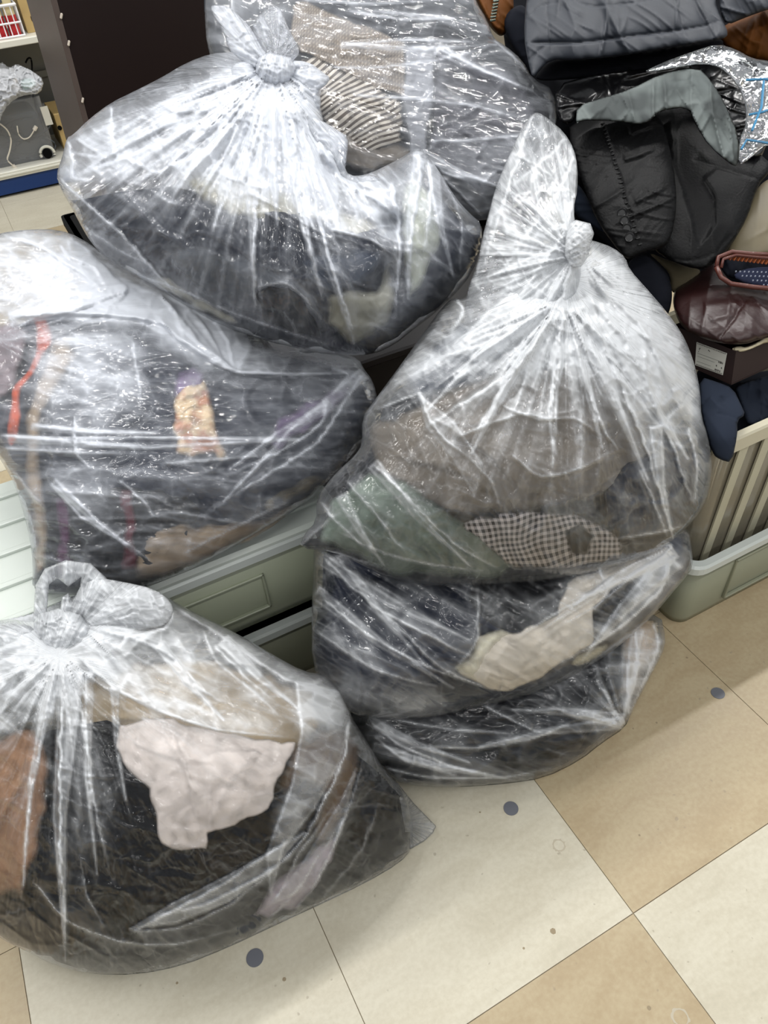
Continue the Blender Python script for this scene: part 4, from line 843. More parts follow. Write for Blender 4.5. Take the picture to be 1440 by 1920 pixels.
garment('shirt', 'slate blue shirt high in the tall-necked bag', 'shirt', [(760, 700), (810, 640), (860, 600), (950, 600), (1020, 620), (1060, 660), (960, 700), (860, 730), (780, 760)], sC, DKBLUE, 3, .012, .03, gap=.035)
garment('cardigan', 'taupe cardigan crumpled across the middle of the tall-necked bag', 'cardigan', [(690, 800), (760, 770), (840, 730), (960, 690), (1080, 680), (1180, 720), (1240, 800), (1200, 880), (1150, 930), (1060, 950), (960, 966), (870, 972), (780, 940), (700, 880)], sC, TAUPE, 1, .014, .04, wr=(60, .007, 5, 30), gap=.016, folds=(([(850, 810), (920, 850), (960, 900)], 14, .008, 0), ([(980, 940), (1050, 880), (1150, 860)], 14, .008, 0), ([(760, 860), (860, 880), (930, 930)], 12, .007, 0)))
garment('jumper', 'grey green jumper at the lower left of the tall-necked bag', 'jumper', [(600, 1015), (625, 930), (690, 880), (760, 900), (830, 950), (900, 1000), (980, 1050), (940, 1082), (820, 1088), (740, 1078), (670, 1044)], sC, SAGE, 0, .012, .03, wr=(40, .008, 15, 30))
garment('checked_shirt', 'black and white checked shirt at the bottom of the tall-necked bag', 'shirt', [(866, 985), (900, 968), (980, 962), (1070, 962), (1130, 985), (1168, 1010), (1165, 1045), (1120, 1058), (1040, 1070), (960, 1062), (910, 1030)], sC, CHECK, -.3, .010, .03, wr=(40, .006, 5, 20), thick=.014, holes=[[(1062, 1000), (1085, 985), (1108, 1005), (1098, 1035), (1075, 1035)]])
garment('trousers', 'dark navy trousers at the right of the tall-necked bag', 'trousers', [(1130, 930), (1180, 870), (1240, 840), (1300, 840), (1320, 880), (1300, 940), (1260, 990), (1190, 1010), (1140, 990)], sC, NAVY, .6, .012, .03, wr=(40, .008, 5, 70))
# ---- left middle bag on the ribbed lid
bL = bag('wide clear bag with an orange strap and purple clothes on the ribbed tub lid', (.05, 1.15, .413))
L_out = [(-70, 455), (0, 437), (50, 430), (110, 430), (150, 445), (200, 480), (260, 515), (330, 545), (400, 575), (480, 610), (560, 640), (640, 660), (672, 672), (684, 694), (700, 715), (708, 750), (702, 790), (690, 820), (650, 872), (600, 922), (560, 952), (500, 990), (420, 1036), (320, 1086), (230, 1112), (120, 1116), (60, 1108), (62, 1061), (56, 1010), (43, 958), (30, 915), (12, 880), (-10, 845), (-70, 815)]
LD = plane3((300, 1095, 1.272), (700, 740, 1.40), (50, 440, 1.50))
sL = Soft(L_out, LD, .17, .13, 3.0, lumps=((300, 850, 200, .03), (120, 600, 150, -.01)))
sL.linear(2, 7); sL.wrinkle(22, .008, 53, 4, 7, .18); sL.wrinkle(10, .003, 56, 1, 7, .14); sL.crumple(64, .010, 0.060, 52, -20, 1.5); sL.crumple(26, .003, 0.036, 58, 20, 2)
sL.pleats(-10, 640, .006, .25, 20, 30, 330, -60, 40, 4)
sL.area([(-60, 440), (120, 440), (260, 530), (400, 580), (470, 640), (400, 690), (330, 650), (240, 600), (100, 600), (20, 590), (-60, 600)], .36, 40)
sL.area([(240, 530), (300, 545), (400, 598), (470, 630), (470, 660), (445, 695), (380, 664), (318, 610), (250, 612), (120, 600), (30, 600), (120, 560)], .22, 8); sL.area([(60, 620), (250, 610), (270, 760), (180, 800), (80, 780)], .26, 50); sL.area([(470, 640), (670, 690), (640, 760), (480, 760), (330, 690)], .12, 50); sL.area([(80, 880), (220, 870), (200, 960), (120, 960)], .18, 40)
for pts, w, a, h in (([(0, 605), (80, 570), (170, 545), (240, 530), (300, 550), (340, 600), (380, 650), (440, 695)], 9, .014, .30), ([(0, 440), (80, 460), (150, 510), (200, 550)], 8, .010, .24), ([(290, 590), (340, 640), (400, 680), (445, 700), (540, 700)], 7, .010, .36), ([(440, 698), (560, 702), (682, 698)], 4, .005, .24),
                     ([(684, 698), (640, 760), (600, 830), (520, 880), (400, 950)], 5, .006, .34), ([(0, 815), (100, 822), (260, 820), (420, 822), (560, 822)], 5, .005, .42), ([(0, 840), (140, 850), (300, 850)], 4, .003, .28), ([(60, 800), (180, 808), (300, 812)], 3, .002, .3), ([(600, 750), (620, 765), (590, 810), (520, 850), (430, 890)], 6, .007, .3),
                     ([(100, 910), (150, 970), (220, 1010), (270, 1050)], 4, .004, .32), ([(140, 780), (140, 850), (170, 880)], 5, .006, .32), ([(220, 900), (270, 940), (290, 970)], 4, .004, .26), ([(20, 880), (60, 930), (90, 960)], 5, .006, .2), ([(35, 925), (60, 985), (70, 1040)], 5, .006, .2), ([(250, 640), (262, 760)], 4, .003, .2),
                     ([(20, 596), (110, 585), (220, 590), (300, 600), (380, 664), (445, 697)], 8, .012, .34), ([(262, 526), (300, 545), (352, 572), (402, 600), (470, 632)], 7, .012, .34), ([(300, 550), (330, 590), (350, 640)], 5, .007, .26), ([(350, 575), (390, 620), (420, 680)], 5, .007, .26), ([(240, 535), (230, 560), (190, 580)], 5, .006, .26), ([(400, 600), (430, 640), (440, 690)], 5, .006, .26), ([(110, 460), (130, 480), (180, 500), (200, 540)], 6, .008, .3), ([(130, 445), (170, 470), (210, 520), (260, 550)], 6, .008, .3), ([(300, 535), (330, 560), (380, 590), (450, 620)], 6, .010, .3), ([(620, 690), (660, 700), (620, 740)], 4, .004, .25), ([(300, 870), (430, 860), (560, 850)], 4, .003, .24), ([(340, 1040), (450, 985), (560, 930)], 4, .004, .26)):
    sL.fold(pts, w, a, h)
for a, b, w in (((0, 822), (560, 824), 12), ((682, 700), (420, 940), 20), ((620, 760), (430, 880), 18), ((100, 905), (280, 1050), 14), ((60, 800), (300, 812), 12), ((20, 600), (240, 545), 26), ((340, 600), (445, 698), 26)):
    sL.wedge(a, b, w, .14, .24)
sL.mesh('bag_film', M_FILM2, bL, base_haze=.13)
garment('bundle', 'dark navy clothes filling the wide bag on the ribbed lid', 'clothes', list(map(tuple, shrink(L_out, 7))), sL, NAVY, 4, .02, .08, wr=(60, .010, 3, 10), clip=under([(-60, 640), (60, 600), (200, 570), (360, 620), (480, 660), (600, 680), (670, 700), (690, 750), (680, 800), (640, 860), (570, 920), (480, 975), (380, 1035), (280, 1080), (160, 1095), (80, 1090), (70, 1000), (50, 920), (20, 860), (-60, 800)]))
garment('strap', 'orange strap inside the left end of the wide bag', 'strap', [(60, 590), (92, 596), (95, 640), (70, 690), (46, 730), (38, 780), (36, 820), (22, 840), (14, 832), (18, 780), (24, 730), (50, 690), (66, 650)], sL, ORANGE, -.2, .006, .01, rnd=1, thick=.006, wr=(20, .003, 6, 40), step=3)
garment('scarf', 'light beige scarf beside the orange strap', 'scarf', [(100, 640), (140, 620), (140, 680), (110, 730), (80, 770), (72, 830), (74, 880), (90, 960), (86, 1060), (70, 1080), (62, 1000), (48, 900), (44, 800), (60, 740), (84, 690)], sL, BEIGE, .4, .008, .02, wr=(22, .006, 6, 80))
garment('top', 'dusty mauve top at the left edge of the wide bag', 'top', [(-60, 610), (30, 600), (56, 620), (48, 680), (20, 730), (-10, 760), (-60, 760)], sL, cloth('mauve_cloth', srgb(150, 136, 140), soft=14), 1.0, .008, .02)
garment('blouse', 'peach and cream patterned blouse in the middle of the wide bag', 'blouse', [(330, 750), (350, 720), (384, 705), (400, 760), (412, 800), (424, 850), (418, 866), (400, 850), (360, 862), (330, 850), (322, 800)], sL, FLORAL, 0, .010, .02, wr=(22, .006, 6, 80))
garment('scarf', 'mauve scarf end above the peach blouse in the wide bag', 'scarf', [(334, 700), (360, 690), (386, 700), (384, 730), (352, 740), (330, 745)], sL, LILAC, .6, .008, .01, wr=(22, .006, 6, 80))
garment('cardigan', 'lilac cardigan at the right end of the wide bag', 'cardigan', [(520, 790), (560, 760), (620, 730), (660, 720), (650, 750), (600, 790), (560, 820), (520, 850), (500, 830)], sL, LILAC, .3, .010, .02, wr=(22, .008, 6, 150))
qj = thing('quilted_jacket', 'black quilted jacket with purple and wine stripes low in the wide bag', 'jacket', (0, 1.1, .45))
garment('jacket_body', '', '', [(96, 925), (160, 915), (260, 915), (350, 930), (380, 960), (350, 1010), (300, 1060), (200, 1085), (110, 1080), (92, 1000)], sL, BLACK, .3, .010, .02, wr=(14, .006, 6, 2), par=qj)
a_ = garment('stripe', '', '', [(104, 930), (128, 925), (134, 1000), (138, 1078), (104, 1080), (112, 1000)], sL, PLUM, -.6, .004, .01, wr=(14, .004, 6, 2), step=3, thick=.006, par=qj)
b_ = garment('stripe', '', '', [(226, 920), (252, 918), (252, 980), (258, 1060), (228, 1070), (230, 990)], sL, WINE, -.6, .004, .01, wr=(14, .004, 6, 2), step=3, thick=.006, par=qj)
a_['label'] = 'purple stripe'; b_['label'] = 'wine red stripe'
garment('trousers', 'beige trousers at the bottom of the wide bag above the tub rim', 'trousers', [(280, 1000), (340, 985), (420, 985), (500, 970), (560, 935), (590, 925), (560, 955), (490, 998), (420, 1036), (340, 1070), (260, 1085), (250, 1050)], sL, BEIGE, 0, .008, .02, wr=(24, .006, 6, -25))
garment('belt', 'beige belt end with round holes at the lower right of the wide bag', 'belt', [(490, 950), (500, 930), (560, 905), (600, 890), (610, 900), (560, 935), (500, 965)], sL, KHAKI, -.4, .004, .01, rnd=1, thick=.006, wr=(22, .002, 6, 80), step=3, holes=[[(514, 943), (520, 934), (530, 938), (526, 948), (516, 950)]])

# ---- upper left bag with the bow knot
bU = bag('big clear bag with a bow knot on top, uppermost at the left of the cabinet', (.42, 1.3, .66))
U_out = [(430, 98), (397, 100), (350, 117), (300, 147), (250, 172), (207, 193), (167, 223), (137, 253), (125, 258), (117, 293), (105, 328), (113, 353), (133, 387), (150, 420), (170, 455), (200, 485), (238, 508), (290, 537), (350, 575), (415, 612), (500, 640), (575, 657), (650, 667), (700, 665), (740, 646), (770, 622), (815, 588), (855, 550), (886, 512), (904, 460), (904, 420), (880, 400), (852, 368), (824, 321), (795, 284), (781, 276), (758, 293), (725, 310), (700, 322), (684, 328), (660, 330), (646, 325), (651, 293), (653, 256), (636, 246), (610, 243), (602, 208), (597, 189), (604, 170), (590, 130), (545, 110), (500, 92)]
sU = Soft(U_out, plane3((680, 662, 1.30), (110, 330, 1.43), (510, 110, 1.36)), .20, .12, 3.0, lumps=((600, 450, 150, .03), (800, 400, 60, .02), (740, 420, 26, -.04), (740, 520, 26, -.03)))
sU.radial(510, 130, 1.0); sU.pleats(512, 120, .013, .36, 34, 26, 600, 15, 175, 3); sU.pleats(520, 130, .006, .2, 26, 26, 420, 0, 80, 8); sU.crumple(60, .010, 0.060, 62, 30, 1.7); sU.crumple(26, .0035, 0.042, 65, 60, 2)
sU.area([(430, 100), (560, 110), (600, 190), (650, 260), (650, 330), (730, 370), (745, 430), (650, 430), (560, 400), (440, 370), (330, 330), (200, 330), (120, 340), (110, 300), (170, 220), (300, 150)], .36, 50)
sU.area([(160, 220), (380, 110), (430, 120), (400, 200), (260, 260), (180, 280)], -.10, 30)
sU.area([(740, 300), (800, 290), (860, 400), (800, 560), (720, 640), (660, 650), (720, 560), (745, 430)], .16, 30); sU.area([(200, 340), (330, 340), (330, 400), (220, 400)], .15, 40)
sU.glow(515, 150, 80, .45); sU.glow(420, 350, 90, .15)
for pts, w, a, h in (([(505, 180), (485, 330), (478, 450), (478, 600)], 6, .008, .42), ([(520, 180), (545, 330), (570, 440), (610, 560)], 6, .008, .36), ([(530, 180), (580, 330), (610, 460), (655, 600), (668, 645)], 7, .009, .42), ([(495, 185), (440, 320), (410, 400), (395, 440)], 6, .008, .36), ([(480, 190), (380, 290), (250, 340)], 7, .010, .36),
                     ([(470, 170), (360, 240), (230, 300), (140, 330)], 6, .010, .32), ([(440, 140), (330, 190), (215, 270), (205, 300)], 6, .008, .32), ([(210, 195), (208, 260), (215, 300)], 5, .006, .3), ([(140, 258), (200, 300), (150, 290)], 5, .006, .3), ([(125, 260), (140, 300), (130, 335), (180, 340)], 6, .010, .35),
                     ([(107, 330), (160, 380), (240, 450), (290, 510), (350, 570)], 6, .007, .36), ([(540, 180), (600, 260), (640, 340), (700, 370), (740, 400)], 9, .014, .40), ([(560, 160), (600, 220), (620, 290), (680, 350), (735, 360)], 8, .012, .4), ([(735, 340), (750, 420), (748, 500), (740, 600)], 6, .010, .36), ([(785, 282), (790, 340), (770, 440), (760, 550)], 4, .006, .30),
                     ([(800, 290), (810, 350), (800, 440), (790, 480)], 4, .005, .28), ([(830, 330), (870, 420), (860, 520)], 5, .005, .2), ([(240, 510), (330, 540), (440, 590), (560, 630), (660, 660)], 6, .006, .3), ([(480, 540), (530, 528), (560, 545), (600, 600)], 6, .010, .26), ([(620, 430), (700, 450), (740, 480)], 6, .008, .26),
                     ([(550, 200), (590, 300), (600, 380)], 5, .007, .3), ([(512, 190), (512, 300), (520, 400)], 5, .006, .3), ([(460, 210), (350, 330), (320, 370)], 5, .006, .26), ([(150, 420), (220, 470), (290, 500)], 4, .004, .25), ([(705, 325), (735, 345), (740, 380)], 5, .006, .3)):
    sU.fold(pts, w, a, h)
for a, b, w in (((484, 190), (478, 560), 26), ((536, 190), (604, 560), 30), ((548, 190), (664, 645), 32), ((468, 190), (400, 430), 30), ((452, 185), (300, 330), 30), ((440, 170), (160, 320), 34), ((512, 195), (520, 420), 26), ((560, 200), (690, 380), 40), ((420, 150), (215, 250), 26), ((788, 286), (765, 560), 22), ((812, 310), (850, 520), 20)):
    sU.wedge(a, b, w, .13, .24)
sU.mesh('bag_film', M_FILM2, bU, base_haze=.05)
kD = 1.275
gather('tied_ear', [(394, 14), (400, 9), (428, 10), (455, 36), (476, 60), (494, 94), (522, 120), (516, 146), (490, 146), (450, 112), (428, 92), (420, 62), (402, 34)], kD, .022, bU, M_FILM2, .34, 505, 130, 16, amp=.006)
gather('tied_ear', [(470, 50), (488, 26), (503, 12), (522, 9), (532, 28), (541, 54), (562, 92), (558, 108), (530, 124), (505, 112), (488, 84)], kD + .01, .018, bU, M_FILM2, .16, 515, 125, 16, amp=.005)
gather('knot', [(480, 108), (505, 98), (545, 108), (556, 128), (545, 152), (520, 164), (494, 158), (478, 136)], kD - .012, .034, bU, M_FILM2, .42, 530, 20, 60, amp=.008, cr=(12, .009), rnd=0)
gather('gathered_film', [(432, 120), (460, 112), (480, 120), (486, 150), (500, 170), (470, 180), (444, 168), (434, 150)], kD + .0, .024, bU, M_FILM2, .45, 505, 130, 14)
gather('ruffle', [(540, 112), (580, 116), (606, 136), (620, 146), (612, 160), (597, 170), (603, 190), (598, 210), (606, 238), (580, 250), (556, 220), (535, 170)], kD + .01, .022, bU, M_FILM2, .34, 520, 130, 16)
gather('ruffle', [(560, 210), (604, 226), (634, 244), (654, 258), (650, 290), (646, 322), (668, 332), (700, 326), (736, 344), (744, 372), (720, 380), (660, 360), (610, 330), (580, 280)], kD - .06, .02, bU, M_FILM2, .22, 520, 130, 16, cr=(24, .006))
garment('bundle', 'dark clothes packed through the bag with the bow knot', 'clothes', list(map(tuple, shrink(U_out, 7))), sU, NAVY, 4, .02, .08, wr=(60, .012, 3, 30), gap=.02, clip=under([(150, 375), (220, 360), (320, 350), (430, 370), (560, 400), (680, 420), (740, 410), (770, 360), (800, 340), (850, 400), (885, 440), (870, 500), (810, 570), (740, 625), (680, 645), (580, 635), (480, 612), (400, 580), (310, 530), (230, 490), (180, 440)]))
garment('scarf', 'cream fringed scarf across the top of the clothes in the bow-knotted bag', 'scarf', [(330, 330), (400, 320), (500, 350), (620, 390), (720, 420), (735, 440), (660, 450), (560, 430), (460, 410), (380, 380)], sU, IVORY, 2, .012, .03, gap=.03, wr=(16, .006, 3, 100))
garment('fleece', 'grey fleece with a pale edge low in the bow-knotted bag', 'fleece', [(300, 470), (380, 460), (470, 480), (540, 510), (590, 560), (620, 620), (560, 628), (480, 605), (400, 572), (340, 530)], sU, GREY, 1, .012, .03, wr=(40, .008, 3, 30))
garment('hood', 'dark grey hood folded open low in the bow-knotted bag', 'hood', [(474, 550), (500, 535), (540, 535), (570, 560), (590, 600), (600, 628), (540, 622), (490, 600)], sU, CHAR, 0, .010, .02, wr=(30, .006, 3, 30))
garment('towel', 'ivory towel edge at the lower left of the bow-knotted bag', 'towel', [(280, 515), (320, 518), (360, 545), (410, 580), (450, 606), (400, 598), (350, 572), (300, 542)], sU, IVORY, 0, .008, .02, wr=(14, .006, 3, 30))
garment('jacket', 'light olive jacket at the lower right of the bow-knotted bag', 'jacket', [(610, 560), (650, 540), (700, 540), (735, 480), (745, 560), (730, 610), (690, 640), (650, 645), (615, 610)], sU, cloth('stone_cloth', srgb(176, 174, 160), soft=14), .5, .010, .02, wr=(24, .006, 3, 70))
garment('dress', 'blue grey dress beside the olive jacket in the bow-knotted bag', 'dress', [(560, 490), (620, 470), (690, 460), (720, 480), (690, 540), (640, 550), (600, 540)], sU, DKBLUE, 1, .010, .02)
garment('pyjamas', 'pale ivory pyjamas in the right corner of the bow-knotted bag', 'pyjamas', [(752, 350), (775, 330), (800, 345), (825, 400), (820, 470), (790, 540), (765, 560), (755, 480), (750, 410)], sU, cloth('pale_green_cloth', srgb(196, 200, 184), soft=14), .5, .010, .02, wr=(20, .010, 3, 85))

# ---- back bag at the top
bT = bag('clear bag of grey tweed jackets at the top, behind the bow-knotted bag', (.75, 1.4, .75))
T_out = [(384, -60), (880, -60), (890, 0), (914, 38), (925, 72), (947, 85), (980, 113), (998, 148), (1040, 168), (1046, 235), (1020, 330), (960, 400), (909, 415), (850, 410), (760, 410), (600, 380), (480, 300), (420, 200), (395, 110), (384, 60)]
sTt = Soft(T_out, plane3((700, 400, 1.46), (400, 0, 1.58), (1000, 100, 1.60)), .13, .12, 3.0, lumps=((680, 200, 160, .03),))
sTt.linear(18, 6); sTt.wrinkle(24, .007, 73, 18, 6, .14); sTt.wrinkle(11, .003, 76, 12, 6, .12); sTt.crumple(60, .010, 0.060, 72, -20, 1.5)
sTt.area([(384, -50), (540, -50), (560, 20), (470, 60), (390, 110)], .10, 30); sTt.area([(750, 80), (820, 90), (800, 290), (760, 290)], .12, 12); sTt.area([(760, 290), (960, 260), (1020, 200), (1000, 350), (909, 415), (800, 390)], .08, 40)
for pts, w, a, h in (([(640, 85), (760, 72), (920, 80)], 4, .005, .30), ([(650, 20), (760, 40), (900, 30)], 4, .004, .26), ([(820, 90), (900, 130), (1000, 170)], 4, .005, .28), ([(660, 180), (780, 185), (900, 200), (1000, 230)], 3, .003, .28), ([(800, 265), (900, 262), (1000, 250)], 4, .004, .28), ([(790, 290), (840, 330), (930, 350)], 4, .004, .26),
                     ([(560, 0), (700, 10), (880, -5)], 4, .004, .24), ([(925, 72), (980, 120), (1000, 150)], 4, .005, .3), ([(900, 350), (930, 320), (1000, 300)], 4, .004, .26), ([(620, 125), (700, 128), (840, 110), (920, 85)], 3, .003, .26), ([(830, 330), (880, 380), (905, 410)], 4, .004, .26), ([(440, -20), (430, 60), (440, 100)], 5, .005, .2)):
    sTt.fold(pts, w, a, h)
for a, b, w in (((640, 84), (930, 84), 10), ((820, 92), (1000, 172), 20), ((790, 290), (940, 352), 20), ((930, 60), (700, 20), 16)): sTt.wedge(a, b, w, .12, .2)
sTt.mesh('bag_film', M_FILM2, bT, base_haze=.10)
garment('bundle', 'dark grey clothes packed behind the tweed jacket in the top bag', 'clothes', list(map(tuple, shrink(T_out, 7))), sTt, CHAR, 4, .02, .06, wr=(60, .012, 3, 30), clip=under([(395, -50), (870, -50), (900, 40), (960, 110), (1020, 180), (1030, 240), (1000, 320), (940, 385), (860, 395), (740, 395), (600, 360), (500, 290), (440, 200), (405, 100)]))
garment('tweed_jacket', 'beige tweed jacket with a turned lapel in the top bag', 'jacket', [(543, 10), (560, 0), (590, 12), (680, 45), (760, 80), (764, 130), (762, 180), (700, 170), (640, 130), (560, 100), (545, 60)], sTt, TWEED, -.3, .006, .03, wr=(50, .005, 3, 30), folds=(([(560, 90), (600, 50), (630, 35)], 4, -.004, 0), ([(640, 130), (700, 120), (760, 130)], 8, .004, 0)))
garment('striped_sweater', 'brown and white striped knit sweater under the tweed jacket', 'sweater', [(560, 110), (600, 95), (640, 110), (690, 150), (740, 180), (760, 200), (758, 270), (700, 290), (640, 280), (610, 240), (590, 180)], sTt, STRIPE, .2, .012, .03, wr=(40, .010, 5, 60), folds=(([(650, 120), (655, 200), (670, 260)], 6, .01, 0), ([(690, 150), (720, 200), (745, 230)], 6, .01, 0)))
garment('trousers', 'taupe trousers folded below the striped sweater in the top bag', 'trousers', [(620, 240), (680, 262), (750, 262), (790, 290), (740, 310), (700, 330), (650, 320), (610, 280)], sTt, TAUPE, .8, .010, .03)
garment('lining', 'pale grey lining strip beside the striped sweater in the top bag', 'lining', [(756, 90), (790, 84), (818, 95), (812, 190), (800, 285), (766, 292), (754, 200)], sTt, GREYLT, 0, .006, .02, wr=(20, .004, 5, 85))
garment('jacket', 'mid grey seamed jacket at the right of the top bag', 'jacket', [(815, 100), (880, 100), (950, 130), (1000, 180), (1010, 250), (960, 330), (900, 370), (850, 330), (800, 290), (806, 190)], sTt, cloth('mid_grey_cloth', srgb(88, 88, 94), soft=14), .6, .012, .03, wr=(40, .012, 5, 10), folds=(([(890, 130), (900, 220), (900, 300)], 3, -.003, 0),))
# ================================================================ heap of loose clothes at the right
def loose(name, label, cat, outline, D, tf, tb, mat, step=3.0, rnd=2, wr=(50, .010, 1, 20), folds=(), lumps=(), holes=(), thick=None, par=None, cr=None, fin=None):
    s = Soft(outline, D if callable(D) else const(D), tf * .75, tb, step, holes=holes, rnd=rnd, lumps=lumps, pw=.36)
    if wr: s.drape(wr[0], wr[1] * 1.3, wr[2], wr[3])
    if cr: s.crumple(*cr)
    for f in folds: s.fold(*f)
    if par is None:
        o = s.mesh(name, mat, None, thick=thick); tag(o, label, cat)
    else: o = s.mesh(name, mat, par, thick=thick)
    return o, s
LEATH = cloth('black_leather', srgb(11, 11, 12), rough=.52, bump=.5, var=.12, spec=.12); PUFF = cloth('puffer_nylon', srgb(40, 44, 52), rough=.6, bump=.1, var=.05, spec=.45)
DARKN = cloth('midnight_cloth', srgb(19, 21, 28)); NAVY2 = cloth('navy_twill', srgb(38, 44, 56), var=.08); KH2 = cloth('khaki_shiny', srgb(112, 102, 78), rough=.5, var=.1, spec=.5); OCHRE = cloth('ochre_cloth', srgb(86, 50, 18), rough=.6, var=.2)
MAROON = plain('maroon_leather', srgb(38, 14, 13), .40, .2, 150, var=.12, spec=.5); PIPE = plain('maroon_piping', srgb(88, 46, 38), .3)
NONW = cloth('tissue_grey', srgb(102, 108, 107), srgb(72, 76, 76), 'blotch', .5, rough=.9)
loose('coat', 'dark clothes heaped at the back right, behind the leather jacket', 'clothes', [(930, -60), (1500, -60), (1500, 560), (1320, 560), (1180, 520), (1060, 420), (980, 250), (950, 120)], plane3((1000, 0, 1.82), (1450, 0, 1.75), (1400, 700, 1.66)), .05, .20, BLACK, 5, wr=(60, .02, 4, 40))
loose('jacket', 'ochre jacket piled under the puffer jacket at the top right corner', 'jacket', [(1340, 60), (1380, 35), (1470, 0), (1480, 120), (1440, 115), (1395, 108), (1360, 90)], 1.62, .05, .05, OCHRE, wr=(30, .014, 4, 70))
oc = thing('jacket', 'ochre jacket with a metal zip between the top bag and the puffer jacket', 'jacket', (1.0, 1.55, .95))
loose('jacket_body', '', '', [(880, -30), (960, -30), (965, 30), (945, 72), (925, 60), (905, 30)], 1.68, .04, .05, OCHRE, par=oc, wr=(24, .012, 4, 70))
zb_m = plain('zip_metal', srgb(120, 130, 120), .3, metal=.8)
bm = bmesh.new()
for k in range(7): box_bm(bm, tuple(C0 + ray(930 - k * 1.0, 2 + k * 6) * 1.60), (.012, .006, .004), .001)
bm_obj('zip', bm, zb_m, oc)
loose('jumper', 'dark navy jumper hanging behind the left sleeve of the puffer jacket', 'jumper', [(940, 30), (985, 0), (1000, 60), (995, 130), (1000, 150), (985, 120), (955, 85)], 1.66, .03, .05, DARKN)
# puffer jacket
pf = thing('puffer_jacket', 'dark grey quilted puffer jacket on top of the heap at the top right', 'jacket', (1.25, 1.35, .95))
pD = plane3((1000, 120, 1.50), (1360, 60, 1.50), (1150, -50, 1.58))
seams = [([(1078, -20), (1078, 4), (1110, 14), (1200, 6), (1280, -14)], 2.2, -.006, 0), ([(1022, -10), (1028, 40), (1035, 100)], 2.0, -.006, 0), ([(1262, -20), (1278, 40), (1292, 84)], 2.4, -.007, 0), ([(990, 80), (1080, 82), (1180, 68), (1290, 56), (1362, 38)], 3.0, -.014, 0), ([(988, 116), (1010, 96), (1025, 84)], 2.0, -.006, 0), ([(984, 40), (1010, 10), (1050, 4)], 2.0, -.006, 0)]
loose('jacket_body', '', '', [(982, 69), (986, 0), (1000, -60), (1340, -60), (1340, 0), (1353, 35), (1367, 64), (1355, 74), (1287, 84), (1240, 92), (1183, 102), (1120, 110), (1079, 112), (1034, 112), (1012, 130), (999, 148), (990, 116)], pD, .055, .04, PUFF, 2.5, 1, wr=(36, .012, 4, 60), folds=seams, par=pf)
loose('sleeve', '', '', [(1348, -20), (1480, -30), (1480, 8), (1440, 18), (1400, 32), (1362, 48), (1350, 24)], 1.53, .03, .04, PUFF, 2.5, 1, wr=(20, .006, 4, 20), par=pf)
loose('hem_lining', '', '', [(1012, 130), (1040, 110), (1120, 108), (1280, 84), (1370, 68), (1330, 110), (1250, 130), (1160, 140), (1060, 150), (1000, 152)], 1.56, .02, .04, BLACK, 3, par=pf)
# leather jacket with the tissue and poly cover
lj = thing('leather_jacket', 'black leather jacket with a row of buttons hanging out of the heap', 'jacket', (1.2, 1.1, .6))
lD = plane3((1100, 250, 1.56), (1190, 480, 1.42), (1420, 330, 1.50))
loose('jacket_front', '', '', [(1090, 215), (1130, 205), (1240, 200), (1300, 195), (1380, 260), (1440, 298), (1446, 320), (1419, 350), (1402, 408), (1370, 462), (1348, 488), (1322, 505), (1291, 502), (1244, 484), (1200, 440), (1120, 330)], lD, .05, .05, LEATH, 2.5, 1, wr=(46, .007, 24, 75), par=lj,
      folds=(([(1255, 200), (1262, 300), (1290, 400), (1310, 470)], 10, .010, 0), ([(1300, 300), (1360, 318), (1430, 340)], 4, -.006, 0), ([(1320, 330), (1345, 360), (1350, 420), (1300, 480)], 10, .009, 0), ([(1230, 480), (1290, 492), (1340, 480), (1390, 420), (1425, 330)], 3, -.004, 0)))
o_, sS = loose('sleeve', '', '', [(1061, 243), (1090, 222), (1130, 212), (1190, 208), (1235, 206), (1262, 300), (1270, 380), (1258, 452), (1240, 466), (1207, 474), (1180, 487), (1166, 479), (1120, 417), (1093, 347)], plane3((1100, 250, 1.50), (1190, 480, 1.36), (1250, 300, 1.46)), .06, .03, LEATH, 2.5, 1, wr=(26, .006, 34, -30), par=lj,
      folds=(([(1129, 226), (1150, 290), (1172, 370), (1204, 474)], 3, -.006, 0), ([(1180, 250), (1240, 230)], 6, .008, 0), ([(1170, 300), (1230, 280)], 6, .008, 0), ([(1190, 380), (1250, 350)], 6, .007, 0)))
M_BTN = plain('black_button', srgb(26, 26, 27), .3); M_ST = plain('black_thread', srgb(18, 18, 19), .6)
for (px, py) in ((1166, 399), (1171, 413), (1175, 428), (1180, 445)):
    c_ = C0 + ray(px, py) * (float(sS.sample(px, py, 'base') - sS.sample(px, py, 'disp')) - .002); bm = bmesh.new(); bmesh.ops.create_cone(bm, cap_ends=True, segments=18, radius1=.0085, radius2=.0072, depth=.005); bmesh.ops.inset_region(bm, faces=[f for f in bm.faces if len(f.verts) > 4], thickness=.002, depth=-.001)
    bmesh.ops.transform(bm, verts=bm.verts, matrix=Matrix.Translation(Vector(c_)) @ Vector(-ray(px, py)).to_track_quat('Z', 'Y').to_matrix().to_4x4()); bm_obj('button', bm, M_BTN, lj)
bm = bmesh.new(); P = np.array([(1131, 232), (1150, 290), (1172, 370), (1204, 470)], float)
for i in range(3):
    for k in range(9):
        a_ = P[i] + (P[i + 1] - P[i]) * (k / 9); e_ = float(sS.sample(a_[0], a_[1], 'base') - sS.sample(a_[0], a_[1], 'disp')) - .0015; tube_bm(bm, [C0 + ray(a_[0] - 4, a_[1]) * e_, C0 + ray(a_[0] + 3, a_[1] - 2) * e_], .0013, 5)
o = bm_obj('stitching', bm, M_ST, lj); o['kind'] = 'stuff'
